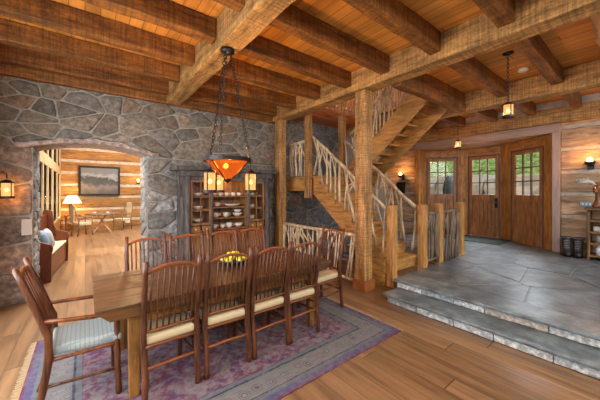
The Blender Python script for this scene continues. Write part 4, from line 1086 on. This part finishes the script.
boot('black lace-up snow boot, the left one of the pair by the log wall', 7.93, 1.07, R(192))
boot('black lace-up snow boot, the right one of the pair, next to the rack', 7.93, .90, R(186))
# rustic rack
m_rack = wood('rack_wood', (.20, .12, .075), 'Z', rough=.7, bump=.5, var=.4)
t = thing('shoe_rack', 'rustic slatted wooden rack against the log wall at the right edge', 'rack', (7.72, .76, PZ))
for y in (-.02, -.28, -.56, -1.0):
    for x in (.02, .36): stick((x, y, 0), (x, y, .97), .024, .022, 6, .004, 8).build('post', m_rack, t, smooth=True)
for z in (.06, .30, .52, .74): MB().beam(0, .38, -1.02, 0, z, z + .03, n=6, j=.005).build('shelf', m_rack, t, bevel=.004)
MB().beam(-.03, .42, -1.06, .04, .97, 1.01, n=6, j=.006).build('top_board', m_rack, t, bevel=.004)
m_rk = bx(.39, .41, -1.02, 0, .04, .97).build('back_board', m_log, t)
tag(MB().lathe([(0, 0), (.045, 0), (.045, .13), (.018, .17), (.016, .20), (0, .20)], seg=16).build('spray_bottle', plain('white_blue_bottle', (.60, .66, .74), .4), smooth=True, loc=(7.82, .60, PZ + .091)), 'white and blue bottle on the lowest shelf of the rack', 'bottle')
tag(MB().lathe([(0, 0), (.045, 0), (.05, .08), (.045, .15), (0, .15)], seg=16).build('storage_jar', plain('grey_jar', (.32, .30, .28), .5), smooth=True, loc=(7.84, .60, PZ + .331)), 'grey jar on the second shelf of the rack, above the bottle', 'jar')
tag(bx(7.80, 8.05, .53, .68, PZ + .551, PZ + .65).build('folded_cloth', plain('white_cloth', (.5, .49, .47), .9, noise=15), bevel=.02), 'pale folded cloth on the third shelf of the rack', 'cloth')
# carved moose figure on the rack
m_carv = wood('carved_wood', (.20, .08, .032), 'Z', rough=.4, bump=.2, var=.35, knots=False)
t = thing('carved_figure', 'brown carved wooden figure with pale antlers standing on the rack', 'figure', (7.86, .62, PZ + 1.011))
MB().lathe([(0, 0), (.075, 0), (.085, .04), (.06, .10), (.04, .16), (.035, .24), (.045, .30), (.06, .36), (.055, .42), (.03, .46), (0, .47)], seg=16, sx=.9).build('body', m_carv, t, smooth=True)
MB().tube([(0, 0, .38), (-.05, .02, .37), (-.11, .03, .32), (-.13, .03, .29)], [.05, .048, .036, .022], 10).build('muzzle', m_carv, t, smooth=True)
m_ant = plain('pale_antler', (.52, .50, .46), .6, noise=14)
for s in (-1, 1):
    a_ = MB().tube([(0, s * .03, .44), (0, s * .08, .50), (0, s * .16, .52), (-.01, s * .23, .51), (-.02, s * .28, .48)], [.015, .03, .05, .045, .012], 10)
    for k in range(4): a_.tube([(0, s * (.13 + k * .05), .54), (0, s * (.14 + k * .055), .60 - k * .008)], [.016, .005], 6)
    a_.build('antler', m_ant, t, smooth=True)
point('upstairs_light', (5.0, 5.2, 5.2), 45, (1, .72, .42), .1)
point('upstairs_light_b', (7.2, 3.6, 5.0), 45, (1, .72, .45), .1)
